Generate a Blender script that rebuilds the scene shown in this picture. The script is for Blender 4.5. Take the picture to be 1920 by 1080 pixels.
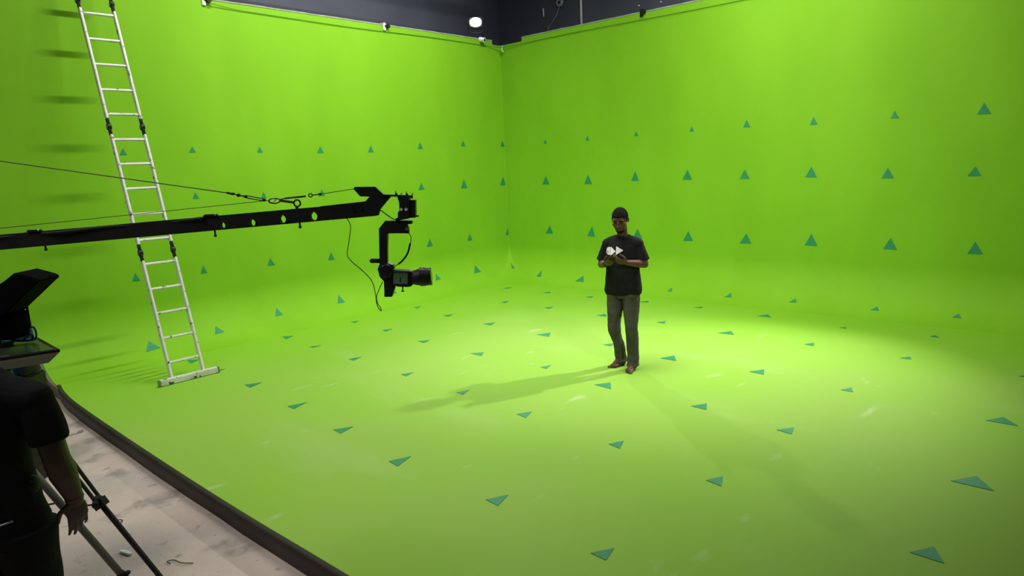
import bpy, bmesh, math, random
from mathutils import Vector, Matrix, noise
from mathutils.bvhtree import BVHTree
random.seed(7)
for o in list(bpy.data.objects):
    bpy.data.objects.remove(o, do_unlink=True)
scene = bpy.context.scene
COL = scene.collection
R2D = math.radians
# ------------------------------------------------------------------ camera
cam_d = bpy.data.cameras.new('camera')
cam = bpy.data.objects.new('camera', cam_d)
COL.objects.link(cam)
cam_d.sensor_width = 36.0
cam_d.lens = 36.0 * 1304.28 / 1920.0
cam_d.clip_end = 200
cF = Vector((0.72586, 0.66600, -0.17196)); cR = Vector((0.66972, -0.74130, -0.04409)); cU = Vector((0.15684, 0.08316, 0.98412))
m = Matrix((cR, cU, -cF)).transposed().to_4x4()
m.translation = Vector((-10.588, -9.743, 2.24))
cam.matrix_world = m
scene.camera = cam
# ------------------------------------------------------------------ world, lights, exposure
w = bpy.data.worlds.new('hall_ambient'); scene.world = w; w.use_nodes = True
w.node_tree.nodes['Background'].inputs[0].default_value = (0.62, 0.72, 1.0, 1)
w.node_tree.nodes['Background'].inputs[1].default_value = 0.02
scene.view_settings.view_transform = 'Standard'
scene.view_settings.look = 'None'
scene.view_settings.gamma = 1
scene.view_settings.use_curve_mapping = False
scene.view_settings.exposure = 0.0

def aim(o, target):
    d = Vector(target) - o.location
    o.rotation_euler = d.to_track_quat('-Z', 'Y').to_euler()

def spot(name, loc, target, watts, size=70, blend=0.6, radius=0.12, color=(1, 0.97, 0.93)):
    d = bpy.data.lights.new(name, 'SPOT'); d.energy = watts; d.spot_size = R2D(size); d.spot_blend = blend
    d.shadow_soft_size = radius; d.color = color
    o = bpy.data.objects.new(name, d); COL.objects.link(o); o.location = loc; aim(o, target); return o

def area(name, loc, target, watts, sx, sy, color=(1, 0.98, 0.95), spread=180):
    d = bpy.data.lights.new(name, 'AREA'); d.shape = 'RECTANGLE'; d.size = sx; d.size_y = sy; d.energy = watts
    d.color = color; d.spread = R2D(spread)
    o = bpy.data.objects.new(name, d); COL.objects.link(o); o.location = loc; aim(o, target); return o

# hard lamps of the rig over the stage
spot('key_lamp', (0.15, -7.7, 5.35), (-4.2, -6.4, 0), 1850, 54, 1.0, 0.10)
spot('corner_lamp', (-0.60, -0.12, 5.02), (-4.9, -6.4, 0.0), 600, 56, 0.8, 0.09)
spot('front_lamp', (-8.4, -11.6, 4.9), (-3.4, -4.2, 0.4), 720, 40, 0.9, 0.10)
# soft panels hanging above the frame; the front and side ones are added fill
area('panel_left_wall', (-3.1, -3.4, 6.9), (-3.3, 0.0, 2.9), 120, 3.6, 1.0, spread=110)
area('tube_left_wall', (-6.05, -3.0, 8.5), (-6.05, 0.0, 2.6), 135, 1.9, 0.07, spread=110)
area('panel_right_wall', (-3.3, -5.5, 6.9), (0.0, -5.9, 3.4), 250, 1.0, 7.8, spread=120)
area('panel_floor', (-5.2, -4.6, 6.6), (-5.2, -4.6, 0.0), 64, 3.0, 2.4, spread=110)
area('fill_front', (-9.2, -8.6, 6.0), (-8.0, -6.0, 0.0), 8, 2.0, 1.2, spread=120)  # added fill to brighten the foreground floor, no such lamp known
area('fill_side', (-11.6, -4.6, 6.6), (-9.4, -4.4, -0.1), 75, 2.4, 2.4, spread=110, color=(1, 0.95, 0.90))  # added fill to brighten the concrete while the crew member's back stays dark

# ------------------------------------------------------------------ helpers
def new_mat(name, color, rough=0.6, metal=0.0, spec=0.5, emit=None, estr=0.0):
    m = bpy.data.materials.new(name); m.use_nodes = True
    b = m.node_tree.nodes['Principled BSDF']
    b.inputs['Base Color'].default_value = (*color, 1); b.inputs['Roughness'].default_value = rough
    b.inputs['Metallic'].default_value = metal; b.inputs['Specular IOR Level'].default_value = spec
    if emit:
        b.inputs['Emission Color'].default_value = (*emit, 1); b.inputs['Emission Strength'].default_value = estr
    return m

def noise_mat(name, c1, c2, scale=5, rough=0.6, metal=0.0, spec=0.4, stretch=(1, 1, 1), detail=4, lo=0.35, hi=0.65, bump=0.0, bscale=60, layers=()):
    """two colours mixed by object-space noise, optional extra blotch layers (colour, scale, lo, hi, stretch)"""
    m = new_mat(name, c1, rough, metal, spec); nt = m.node_tree; N = nt.nodes; L = nt.links; b = N['Principled BSDF']
    tc = N.new('ShaderNodeTexCoord')
    def fac(sc, st, lo, hi, det):
        mp = N.new('ShaderNodeMapping'); mp.inputs['Scale'].default_value = st; L.new(tc.outputs['Object'], mp.inputs[0])
        nz = N.new('ShaderNodeTexNoise'); nz.inputs['Scale'].default_value = sc; nz.inputs['Detail'].default_value = det
        L.new(mp.outputs[0], nz.inputs[0])
        r = N.new('ShaderNodeMapRange'); r.inputs[1].default_value = lo; r.inputs[2].default_value = hi
        L.new(nz.outputs[0], r.inputs[0]); return r.outputs[0]
    def mix(a, col, f):
        x = N.new('ShaderNodeMix'); x.data_type = 'RGBA'
        L.new(f, x.inputs[0])
        if isinstance(a, tuple): x.inputs[6].default_value = (*a, 1)
        else: L.new(a, x.inputs[6])
        x.inputs[7].default_value = (*col, 1); return x.outputs[2]
    out = mix(c1, c2, fac(scale, stretch, lo, hi, detail))
    for (col, sc, l2, h2, st) in layers: out = mix(out, col, fac(sc, st, l2, h2, 6))
    L.new(out, b.inputs['Base Color'])
    if bump:
        nz = N.new('ShaderNodeTexNoise'); nz.inputs['Scale'].default_value = bscale; nz.inputs['Detail'].default_value = 4
        L.new(tc.outputs['Object'], nz.inputs[0])
        bp = N.new('ShaderNodeBump'); bp.inputs['Strength'].default_value = bump; bp.inputs['Distance'].default_value = 0.01
        L.new(nz.outputs[0], bp.inputs['Height']); L.new(bp.outputs[0], b.inputs['Normal'])
    return m

def link(name, me, mat=None, parent=None, smooth=False):
    o = bpy.data.objects.new(name, me); COL.objects.link(o)
    if mat: me.materials.append(mat)
    if parent: o.parent = parent
    if smooth:
        for p in me.polygons: p.use_smooth = True
    return o

def from_bm(name, bm, mat=None, parent=None, smooth=False):
    bmesh.ops.recalc_face_normals(bm, faces=bm.faces)
    me = bpy.data.meshes.new(name); bm.to_mesh(me); bm.free()
    return link(name, me, mat, parent, smooth)

def tag(o, label, cat, group=None):
    o['label'] = label; o['category'] = cat
    if group: o['group'] = group
    return o

def thing(name, label, cat, loc=(0, 0, 0), rz=0, group=None):
    o = bpy.data.objects.new(name, None); COL.objects.link(o); o.location = loc; o.rotation_euler = (0, 0, rz)
    o.empty_display_size = 0.1
    return tag(o, label, cat, group)

def struct(o): o['kind'] = 'structure'; return o

def perp(d):
    a = Vector((0, 0, 1)) if abs(d.z) < 0.9 else Vector((1, 0, 0))
    x = d.cross(a).normalized(); return x, d.cross(x).normalized()

def ring(bm, c, ax, ay, n):
    return [bm.verts.new(c + ax * math.cos(2 * math.pi * i / n) + ay * math.sin(2 * math.pi * i / n)) for i in range(n)]

def bridge(bm, a, b):
    n = len(a)
    for i in range(n): bm.faces.new((a[i], a[(i + 1) % n], b[(i + 1) % n], b[i]))

def tube(bm, pts, rad, n=10, flat=None, cap=True):
    """swept tube; rad scalar or list; flat=(vector, factor) squashes along that direction"""
    pts = [Vector(p) for p in pts]
    if not isinstance(rad, (list, tuple)): rad = [rad] * len(pts)
    prev = None; first = None; lastx = None
    for i, p in enumerate(pts):
        d = (pts[min(i + 1, len(pts) - 1)] - pts[max(i - 1, 0)])
        d = d.normalized() if d.length > 1e-9 else Vector((0, 0, 1))
        if lastx is None: x, y = perp(d)
        else:
            x = (lastx - d * lastx.dot(d)).normalized(); y = d.cross(x).normalized()
        lastx = x
        r = rad[i]
        rg = ring(bm, p, x * r, y * r, n)
        if prev: bridge(bm, prev, rg)
        else: first = rg
        prev = rg
    if cap:
        bm.faces.new(list(reversed(first))); bm.faces.new(prev)
    return bm

def loft(bm, rings, n=24):
    """rings: (centre, x-radius vector, y-radius vector)"""
    prev = None; first = None
    for c, ax, ay in rings:
        rg = ring(bm, Vector(c), Vector(ax), Vector(ay), n)
        if prev: bridge(bm, prev, rg)
        else: first = rg
        prev = rg
    bm.faces.new(list(reversed(first))); bm.faces.new(prev)
    return bm

def ball(bm, c, r, rot=None, n=14):
    r = r if isinstance(r, (tuple, list)) else (r, r, r)
    M = Matrix.Translation(Vector(c)) @ (rot.to_4x4() if rot else Matrix()) @ Matrix.Diagonal((*r, 1))
    bmesh.ops.create_uvsphere(bm, u_segments=n, v_segments=max(6, n // 2 + 2), radius=1, matrix=M); return bm

def box(bm, c, size, rot=None):
    M = Matrix.Translation(Vector(c)) @ (rot.to_4x4() if rot else Matrix()) @ Matrix.Diagonal((*size, 1))
    bmesh.ops.create_cube(bm, size=1, matrix=M); return bm

def capsule(bm, a, b, ra, rb, n=14):
    """tapered limb with round ends"""
    a = Vector(a); b = Vector(b); d = (b - a).normalized(); x, y = perp(d)
    rg = []
    for k in range(1, 5):
        t = k / 5 * math.pi / 2; rg.append((a - d * ra * math.cos(t), x * ra * math.sin(t), y * ra * math.sin(t)))
    rg.append((a, x * ra, y * ra)); rg.append((b, x * rb, y * rb))
    for k in range(4, 0, -1):
        t = k / 5 * math.pi / 2; rg.append((b + d * rb * math.cos(t), x * rb * math.sin(t), y * rb * math.sin(t)))
    return loft(bm, rg, n)

def limb(bm, pts, rad, n=16):
    for i in range(len(pts) - 1): capsule(bm, pts[i], pts[i + 1], rad[i], rad[i + 1], n)

def fuse(bm, voxel, smooth=3, factor=0.5):
    """fuse overlapping closed shapes into one continuous skin"""
    bmesh.ops.recalc_face_normals(bm, faces=bm.faces)
    me = bpy.data.meshes.new('tmp'); bm.to_mesh(me); bm.free()
    o = bpy.data.objects.new('tmp', me); COL.objects.link(o)
    r = o.modifiers.new('r', 'REMESH'); r.mode = 'VOXEL'; r.voxel_size = voxel
    s = o.modifiers.new('s', 'SMOOTH'); s.iterations = smooth; s.factor = factor
    dg = bpy.context.evaluated_depsgraph_get(); dg.update()
    out = bpy.data.meshes.new_from_object(o.evaluated_get(dg))
    bpy.data.objects.remove(o, do_unlink=True); bpy.data.meshes.remove(me)
    return out

def wrinkle(me, amp, freq, seed=0.0):
    import numpy as np
    n = len(me.vertices); co = np.empty(n * 3); no = np.empty(n * 3)
    me.vertices.foreach_get('co', co); me.vertex_normals.foreach_get('vector', no)
    co = co.reshape(-1, 3); no = no.reshape(-1, 3)
    k = np.array([noise.noise(Vector((c[0] * freq[0] + seed, c[1] * freq[1], c[2] * freq[2]))) for c in co])
    co = co + no * (amp * k)[:, None]
    me.vertices.foreach_set('co', co.ravel()); me.update()

def prism(bm, outline, y0, y1, M=None, holes=()):
    """outline (s, z) in a vertical drawing plane, extruded between depths y0 and y1"""
    M = M or Matrix()
    if not holes:
        a = [bm.verts.new(M @ Vector((s, y0, z))) for s, z in outline]
        b = [bm.verts.new(M @ Vector((s, y1, z))) for s, z in outline]
        bm.faces.new(a); bm.faces.new(list(reversed(b)))
        n = len(a)
        for i in range(n): bm.faces.new((a[i], b[i], b[(i + 1) % n], a[(i + 1) % n]))
        return bm
    t = bmesh.new()
    for loop in [outline] + list(holes):
        vs = [t.verts.new((s, y0, z)) for s, z in loop]
        for i in range(len(vs)): t.edges.new((vs[i], vs[(i + 1) % len(vs)]))
    bmesh.ops.triangle_fill(t, use_beauty=True, use_dissolve=False, edges=t.edges[:])
    g = bmesh.ops.extrude_face_region(t, geom=t.faces[:])
    for v in [e for e in g['geom'] if isinstance(e, bmesh.types.BMVert)]: v.co.y = y1
    t.transform(M); me = bpy.data.meshes.new('t'); t.to_mesh(me); t.free(); bm.from_mesh(me); bpy.data.meshes.remove(me)
    return bm

def smooth_path(pts, k=6):
    pts = [Vector(p) for p in pts]; out = []
    for i in range(len(pts) - 1):
        p0 = pts[max(i - 1, 0)]; p1 = pts[i]; p2 = pts[i + 1]; p3 = pts[min(i + 2, len(pts) - 1)]
        for j in range(k):
            t = j / k
            out.append(0.5 * ((2 * p1) + (p2 - p0) * t + (2 * p0 - 5 * p1 + 4 * p2 - p3) * t * t + (3 * p1 - p0 - 3 * p2 + p3) * t ** 3))
    out.append(pts[-1]); return out

def ordinal(n): return ['first', 'second', 'third', 'fourth', 'fifth', 'sixth', 'seventh', 'eighth', 'ninth', 'tenth'][n - 1]

# ------------------------------------------------------------------ measured layout (metres)
LEFT_MARKS=[(1,8,[[-7.193,-0.0,2.688],[-7.238,-0.0,2.604],[-7.151,-0.0,2.604]]),
(1,7,[[-6.308,-0.0,2.704],[-6.361,-0.0,2.622],[-6.265,-0.0,2.621]]),
(1,6,[[-5.321,-0.0,2.69],[-5.369,-0.0,2.606],[-5.277,-0.0,2.604]]),
(1,5,[[-4.297,-0.0,2.689],[-4.363,-0.0,2.585],[-4.24,-0.0,2.582]]),
(1,4,[[-3.321,-0.0,2.692],[-3.389,-0.0,2.576],[-3.268,-0.0,2.578]]),
(1,3,[[-2.24,-0.0,2.742],[-2.297,-0.0,2.62],[-2.174,-0.0,2.622]]),
(1,2,[[-1.164,-0.0,2.77],[-1.225,-0.0,2.657],[-1.107,-0.0,2.658]]),
(1,1,[[-0.063,-0.0,2.759],[-0.127,-0.0,2.643],[-0.001,-0.003,2.643]]),
(2,8,[[-7.209,-0.0,2.089],[-7.26,-0.0,2.001],[-7.184,-0.0,2.002]]),
(2,7,[[-6.345,-0.0,2.086],[-6.388,-0.0,1.994],[-6.297,-0.0,1.993]]),
(2,6,[[-5.336,-0.0,2.034],[-5.38,-0.0,1.94],[-5.292,-0.0,1.936]]),
(2,5,[[-4.338,-0.0,2.014],[-4.409,-0.0,1.914],[-4.287,-0.0,1.914]]),
(2,3,[[-2.268,-0.0,2.024],[-2.348,-0.0,1.895],[-2.198,-0.0,1.895]]),
(2,2,[[-1.197,-0.0,2.036],[-1.293,-0.0,1.869],[-1.118,-0.0,1.867]]),
(2,1,[[-0.092,-0.0,2.044],[-0.19,-0.0,1.874],[-0.02,-0.0,1.872]]),
(3,8,[[-7.251,-0.0,1.083],[-7.299,-0.0,0.98],[-7.2,-0.0,0.979]]),
(3,7,[[-6.358,-0.0,1.069],[-6.404,-0.0,0.954],[-6.308,-0.0,0.954]]),
(3,6,[[-5.342,-0.0,1.043],[-5.391,-0.0,0.929],[-5.271,-0.0,0.926]]),
(3,5,[[-4.272,-0.0,1.004],[-4.343,-0.0,0.88],[-4.214,-0.0,0.872]]),
(3,3,[[-2.151,-0.0,1.001],[-2.237,-0.0,0.852],[-2.085,-0.0,0.853]]),
(3,2,[[-1.125,-0.0,0.984],[-1.199,-0.0,0.852],[-1.056,-0.0,0.852]]),
(3,1,[[-0.012,-0.0,0.994],[-0.099,-0.0,0.853],[-0.0,-0.056,0.856]]),
(4,8,[[-7.27,-0.193,0.2],[-7.365,-0.336,0.089],[-7.172,-0.315,0.102]]),
(4,7,[[-6.364,-0.175,0.218],[-6.433,-0.29,0.118],[-6.291,-0.278,0.126]]),
(4,6,[[-5.384,-0.117,0.292],[-5.467,-0.213,0.18],[-5.336,-0.207,0.186]]),
(4,5,[[-4.273,-0.107,0.307],[-4.371,-0.208,0.185],[-4.224,-0.208,0.185]]),
(4,4,[[-3.208,-0.123,0.282],[-3.323,-0.231,0.164],[-3.177,-0.23,0.165]]),
(4,3,[[-2.123,-0.084,0.345],[-2.212,-0.159,0.237],[-2.081,-0.157,0.24]]),
(4,2,[[-1.092,-0.073,0.366],[-1.222,-0.172,0.222],[-1.024,-0.165,0.23]]),
(4,1,[[-0.149,-0.163,0.298],[-0.254,-0.283,0.198],[-0.218,-0.321,0.202]])]
RIGHT_MARKS=[(1,1,[[-0.0,-1.069,2.725],[-0.0,-1.024,2.648],[-0.0,-1.112,2.643]]),
(1,2,[[-0.0,-2.067,2.737],[-0.0,-2.02,2.646],[-0.0,-2.109,2.641]]),
(1,3,[[-0.0,-3.102,2.746],[-0.0,-3.06,2.664],[-0.0,-3.143,2.659]]),
(1,4,[[-0.0,-4.155,2.752],[-0.0,-4.111,2.671],[-0.0,-4.196,2.669]]),
(1,5,[[-0.0,-5.079,2.789],[-0.0,-5.024,2.674],[-0.0,-5.139,2.67]]),
(1,6,[[0.0,-6.079,2.753],[-0.0,-6.029,2.642],[-0.0,-6.138,2.641]]),
(1,7,[[-0.0,-7.136,2.751],[-0.0,-7.091,2.652],[-0.0,-7.193,2.65]]),
(1,8,[[-0.0,-8.141,2.764],[-0.0,-8.073,2.626],[-0.0,-8.223,2.622]]),
(2,1,[[-0.0,-1.054,2.033],[-0.0,-0.953,1.868],[-0.0,-1.138,1.865]]),
(2,2,[[-0.0,-2.058,2.033],[-0.0,-1.969,1.858],[-0.0,-2.146,1.855]]),
(2,3,[[-0.0,-3.073,2.065],[-0.0,-2.986,1.896],[-0.0,-3.147,1.894]]),
(2,4,[[-0.0,-4.077,2.058],[-0.0,-3.983,1.897],[-0.0,-4.163,1.893]]),
(2,5,[[-0.0,-5.061,2.032],[-0.0,-4.978,1.89],[-0.0,-5.14,1.89]]),
(2,6,[[-0.0,-6.071,2.048],[-0.0,-5.984,1.893],[-0.0,-6.153,1.885]]),
(2,7,[[-0.0,-7.087,1.997],[-0.0,-7.008,1.853],[-0.0,-7.168,1.857]]),
(2,8,[[-0.0,-8.096,1.985],[-0.0,-8.015,1.86],[-0.0,-8.163,1.862]]),
(3,1,[[-0.0,-1.111,1.071],[-0.0,-0.996,0.911],[-0.0,-1.187,0.912]]),
(3,2,[[-0.0,-2.125,1.08],[-0.0,-2.002,0.887],[-0.0,-2.185,0.887]]),
(3,3,[[-0.0,-3.105,1.059],[-0.0,-3.003,0.877],[-0.0,-3.198,0.884]]),
(3,4,[[-0.0,-4.094,1.044],[-0.0,-3.995,0.879],[-0.0,-4.18,0.881]]),
(3,5,[[-0.0,-5.099,1.037],[-0.0,-4.987,0.874],[-0.0,-5.184,0.88]]),
(3,6,[[-0.0,-6.099,1.061],[-0.0,-6.004,0.887],[-0.0,-6.192,0.884]]),
(3,7,[[-0.0,-7.164,1.04],[-0.0,-7.074,0.882],[-0.0,-7.252,0.876]]),
(3,8,[[-0.0,-8.151,1.027],[-0.0,-8.074,0.865],[-0.0,-8.242,0.865]]),
(4,1,[[-0.193,-1.019,0.2],[-0.331,-0.993,0.092],[-0.329,-1.102,0.093]]),
(4,2,[[-0.219,-2.052,0.174],[-0.359,-1.96,0.076],[-0.355,-2.156,0.079]]),
(4,4,[[-0.296,-3.948,0.114],[-0.388,-3.9,0.062],[-0.378,-3.994,0.067]]),
(4,5,[[-0.288,-4.989,0.12],[-0.393,-4.924,0.06],[-0.384,-5.042,0.064]]),
(4,6,[[-0.282,-5.993,0.124],[-0.37,-5.925,0.071],[-0.359,-6.042,0.076]]),
(4,7,[[-0.293,-7.11,0.116],[-0.365,-7.044,0.073],[-0.366,-7.153,0.073]]),
(4,8,[[-0.285,-8.066,0.122],[-0.359,-8.013,0.077],[-0.36,-8.12,0.076]])]
FLOOR_MARKS=[(1,1,[[-7.088,-0.877,0.0],[-7.12,-1.082,0.0],[-6.969,-0.993,0.0]]),
(1,2,[[-7.185,-1.613,0.0],[-7.204,-1.785,0.0],[-6.985,-1.716,0.0]]),
(1,3,[[-7.166,-2.542,0.0],[-7.18,-2.693,0.0],[-7.0,-2.624,0.0]]),
(1,4,[[-7.262,-3.607,0.0],[-7.268,-3.737,0.0],[-7.075,-3.663,0.0]]),
(1,5,[[-7.351,-4.538,0.0],[-7.367,-4.672,0.0],[-7.197,-4.625,0.0]]),
(1,6,[[-7.479,-5.493,0.0],[-7.498,-5.63,0.0],[-7.311,-5.565,0.0]]),
(1,7,[[-7.475,-6.556,0.0],[-7.49,-6.683,0.0],[-7.328,-6.633,0.0]]),
(1,8,[[-7.579,-7.509,0.0],[-7.587,-7.623,0.0],[-7.453,-7.588,0.0]]),
(2,1,[[-5.702,-0.78,0.0],[-5.755,-0.983,0.0],[-5.587,-0.89,0.0]]),
(2,2,[[-5.805,-1.66,0.0],[-5.802,-1.749,0.0],[-5.676,-1.736,0.0]]),
(2,3,[[-5.868,-2.638,0.0],[-5.876,-2.76,0.0],[-5.716,-2.698,0.0]]),
(2,4,[[-5.911,-3.708,0.0],[-5.928,-3.817,0.0],[-5.777,-3.772,0.0]]),
(2,5,[[-5.999,-4.702,0.0],[-6.006,-4.807,0.0],[-5.861,-4.747,0.0]]),
(2,6,[[-6.105,-5.62,0.0],[-6.13,-5.752,0.0],[-5.977,-5.691,0.0]]),
(2,7,[[-6.19,-6.687,0.0],[-6.213,-6.811,0.0],[-6.064,-6.749,0.0]]),
(2,8,[[-6.323,-7.602,0.0],[-6.346,-7.729,0.0],[-6.195,-7.667,0.0]]),
(2,9,[[-6.476,-8.917,0.0],[-6.484,-9.088,0.0],[-6.332,-9.007,0.0]]),
(3,1,[[-4.57,-0.841,0.0],[-4.595,-0.962,0.0],[-4.464,-0.9,0.0]]),
(3,2,[[-4.666,-1.735,0.0],[-4.681,-1.85,0.0],[-4.524,-1.795,0.0]]),
(3,3,[[-4.8,-2.691,0.0],[-4.827,-2.835,0.0],[-4.676,-2.789,0.0]]),
(3,4,[[-4.854,-3.736,0.0],[-4.858,-3.932,0.0],[-4.722,-3.846,0.0]]),
(3,5,[[-4.825,-4.835,0.0],[-4.838,-4.934,0.0],[-4.7,-4.889,0.0]]),
(3,6,[[-5.002,-5.701,0.0],[-5.024,-5.923,0.0],[-4.855,-5.799,0.0]]),
(3,7,[[-5.021,-6.799,0.0],[-5.029,-6.955,0.0],[-4.873,-6.88,0.0]]),
(3,8,[[-5.135,-7.631,0.0],[-5.158,-7.765,0.0],[-5.006,-7.727,0.0]]),
(3,9,[[-5.356,-8.911,0.0],[-5.358,-9.159,0.0],[-5.175,-9.031,0.0]]),
(4,1,[[-3.322,-0.835,0.0],[-3.349,-0.967,0.0],[-3.197,-0.888,0.0]]),
(4,2,[[-3.499,-1.769,0.0],[-3.524,-1.898,0.0],[-3.365,-1.836,0.0]]),
(4,3,[[-3.587,-2.728,0.0],[-3.611,-2.893,0.0],[-3.433,-2.817,0.0]]),
(4,4,[[-3.674,-3.817,0.0],[-3.684,-4.031,0.0],[-3.498,-3.911,0.0]]),
(4,5,[[-3.637,-4.864,0.0],[-3.652,-4.99,0.0],[-3.488,-4.946,0.0]]),
(4,6,[[-3.787,-5.759,0.0],[-3.789,-5.963,0.0],[-3.606,-5.839,0.0]]),
(4,7,[[-3.73,-6.786,0.0],[-3.748,-6.951,0.0],[-3.574,-6.883,0.0]]),
(4,8,[[-3.816,-7.725,0.0],[-3.82,-7.839,0.0],[-3.693,-7.785,0.0]]),
(4,9,[[-3.963,-8.907,0.0],[-3.964,-9.127,0.0],[-3.8,-9.008,0.0]]),
(5,1,[[-2.254,-1.829,0.0],[-2.283,-1.95,0.0],[-2.114,-1.884,0.0]]),
(5,2,[[-2.243,-2.764,0.0],[-2.279,-2.891,0.0],[-2.112,-2.852,0.0]]),
(5,3,[[-2.293,-3.812,0.0],[-2.289,-3.998,0.0],[-2.137,-3.864,0.0]]),
(5,4,[[-2.24,-4.797,0.0],[-2.243,-4.924,0.0],[-2.108,-4.868,0.0]]),
(5,5,[[-2.361,-5.771,0.0],[-2.348,-5.983,0.0],[-2.179,-5.87,0.0]]),
(5,6,[[-2.348,-6.86,0.0],[-2.364,-6.978,0.0],[-2.213,-6.927,0.0]]),
(5,7,[[-2.383,-7.896,0.0],[-2.376,-8.001,0.0],[-2.268,-7.968,0.0]]),
(5,8,[[-2.466,-8.956,0.0],[-2.46,-9.017,0.0],[-2.385,-9.004,0.0]]),
(6,1,[[-1.238,-0.944,0.0],[-1.244,-1.057,0.0],[-1.058,-1.006,0.0]]),
(6,2,[[-1.243,-1.907,0.0],[-1.214,-2.049,0.0],[-1.081,-1.954,0.0]]),
(6,3,[[-1.205,-2.813,0.0],[-1.206,-2.934,0.0],[-1.066,-2.88,0.0]]),
(6,4,[[-1.112,-3.819,0.0],[-1.094,-3.979,0.0],[-0.966,-3.892,0.0]]),
(6,5,[[-1.077,-4.759,0.0],[-1.078,-4.889,0.0],[-0.959,-4.846,0.0]]),
(6,6,[[-1.162,-5.789,0.0],[-1.162,-5.99,0.0],[-1.003,-5.87,0.0]]),
(6,7,[[-1.309,-6.932,0.0],[-1.32,-7.02,0.0],[-1.225,-6.991,0.0]]),
(6,8,[[-1.226,-7.943,0.0],[-1.23,-8.042,0.0],[-1.12,-7.978,0.0]])]
CRANE = {
 'beam': [(-3.3831, 1.914), (-0.2771, 2.0441), (-0.125, 2.0516), (-0.1114, 1.9633), (-0.2849, 1.9539), (-3.4034, 1.8141)],
 'bracket': [(-0.4151, 2.0407), (-0.1195, 2.06), (-0.0887, 2.0887), (-0.1491, 2.0938), (-0.188, 2.1433), (-0.1784, 2.1551), (-0.0484, 2.1507), (0.0019, 2.0986), (0.0434, 2.0934), (0.0423, 2.0784), (-0.0306, 2.0027), (-0.0427, 1.9671), (-0.0629, 1.9642), (-0.4236, 1.9481)],
 'holes': [(-1.0454, 1.9487), (-0.853, 1.9566), (-0.6571, 1.9708), (-0.4562, 1.9796), (-0.2515, 1.9896)],
 'topplate': [(-0.0111, 2.1002), (0.1805, 2.0852), (0.1799, 2.0756), (-0.012, 2.0876)],
 'block': [(0.098, 2.0861), (0.1666, 2.0831), (0.1566, 1.9391), (0.0709, 1.927), (0.0721, 1.9429), (0.0865, 1.9509), (0.0889, 1.9835), (0.098, 1.99), (0.1016, 2.0414), (0.0922, 2.0778)],
 'box': [(0.1631, 2.0569), (0.2025, 2.0544), (0.1966, 1.9421), (0.1551, 1.9426)],
 'spikes': [(0.0827, 2.1176), (0.1096, 2.1044), (0.1507, 2.1111), (0.1781, 2.0996)],
 'gaps': [(0.1108, 2.0001), (0.1428, 1.9987)],
 'peg': [(0.1921, 1.9513), (0.2162, 1.9502)],
 'yoke': [(0.0002, 1.9302), (0.1728, 1.9224), (0.1715, 1.9031), (0.1332, 1.902), (0.1488, 1.877), (0.1464, 1.8416), (0.0053, 1.8512), (-0.0072, 1.6458), (-0.0574, 1.6482), (-0.0436, 1.8823)],
 'stub': [(-0.1101, 1.6718), (-0.0509, 1.6691)],
 'motor': [(-0.0136, 1.6072)],
 'mount': [(-0.0722, 1.6205), (-0.0558, 1.6516), (-0.0064, 1.6564), (0.0309, 1.6405), (0.0302, 1.5838), (0.0345, 1.4981), (0.0084, 1.4302), (-0.0419, 1.4325), (-0.034, 1.537), (-0.0623, 1.5668)],
 'cambody': [(0.0216, 1.6091), (0.1399, 1.5965), (0.1536, 1.5923), (0.1471, 1.4982), (0.1256, 1.492), (0.045, 1.4976), (0.022, 1.5201)],
 'screen': [(0.0333, 1.5929), (0.1251, 1.5865), (0.1202, 1.5162), (0.0281, 1.5206)],
 'lens': [(0.1294, 1.5472), (0.1575, 1.5473), (0.1857, 1.5481), (0.2069, 1.5493), (0.2351, 1.5501), (0.272, 1.5512)],
 'screw': [(0.0801, 1.496), (0.0774, 1.4585)],
 'cabA': [(-0.2526, 1.968), (-0.2314, 1.9325), (-0.2263, 1.8906), (-0.2463, 1.7975), (-0.2614, 1.7211), (-0.2325, 1.6704), (-0.1742, 1.6147), (-0.1169, 1.5409), (-0.0991, 1.4543), (-0.0965, 1.3966), (-0.0855, 1.3564), (-0.0708, 1.3394), (-0.0714, 1.3557), (-0.0897, 1.3927), (-0.0937, 1.4325), (-0.0761, 1.4783), (-0.0455, 1.534)],
 'cabB': [(0.143, 1.8425), (0.1566, 1.814), (0.1488, 1.7759), (0.1268, 1.7102), (0.0922, 1.666), (0.0625, 1.6426), (0.0406, 1.6295), (0.0288, 1.6123)],
 'cabC': [(-0.0355, 2.0064), (0.0066, 1.97), (0.046, 1.9406), (0.0763, 1.9289)],
 'guy1': [(-3.2484, 2.5761), (-2.4076, 2.4168), (-1.0036, 2.1542)],
 'fit1': [(-1.0036, 2.1542), (-0.967, 2.1458), (-0.9305, 2.1356), (-0.8872, 2.1252), (-0.7702, 2.0977), (-0.7359, 2.0979)],
 'guy2': [(-3.3782, 1.9379), (-2.4795, 1.9934), (-0.7467, 2.0933)],
 'ring': [(-0.5604, 2.0678)],
 'rod': [(-0.6715, 2.0899), (-0.5804, 2.0738)],
 'strap': [(-0.636, 2.102), (-0.5015, 2.1096)],
 'fit2': [(-0.5015, 2.1096), (-0.4702, 2.114), (-0.408, 2.119)],
 'guy3': [(-0.408, 2.119), (-0.1829, 2.1431)],
 'bits': [(-2.2093, 1.8634), (-1.1083, 1.9031), (-0.5562, 1.9334)],
 'sleeve': [(-2.4905, 1.9283), (-2.283, 1.9396), (-2.0759, 1.9474), (-1.7986, 1.9658), (-1.4541, 1.9742), (-1.1593, 1.9953)]}

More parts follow.
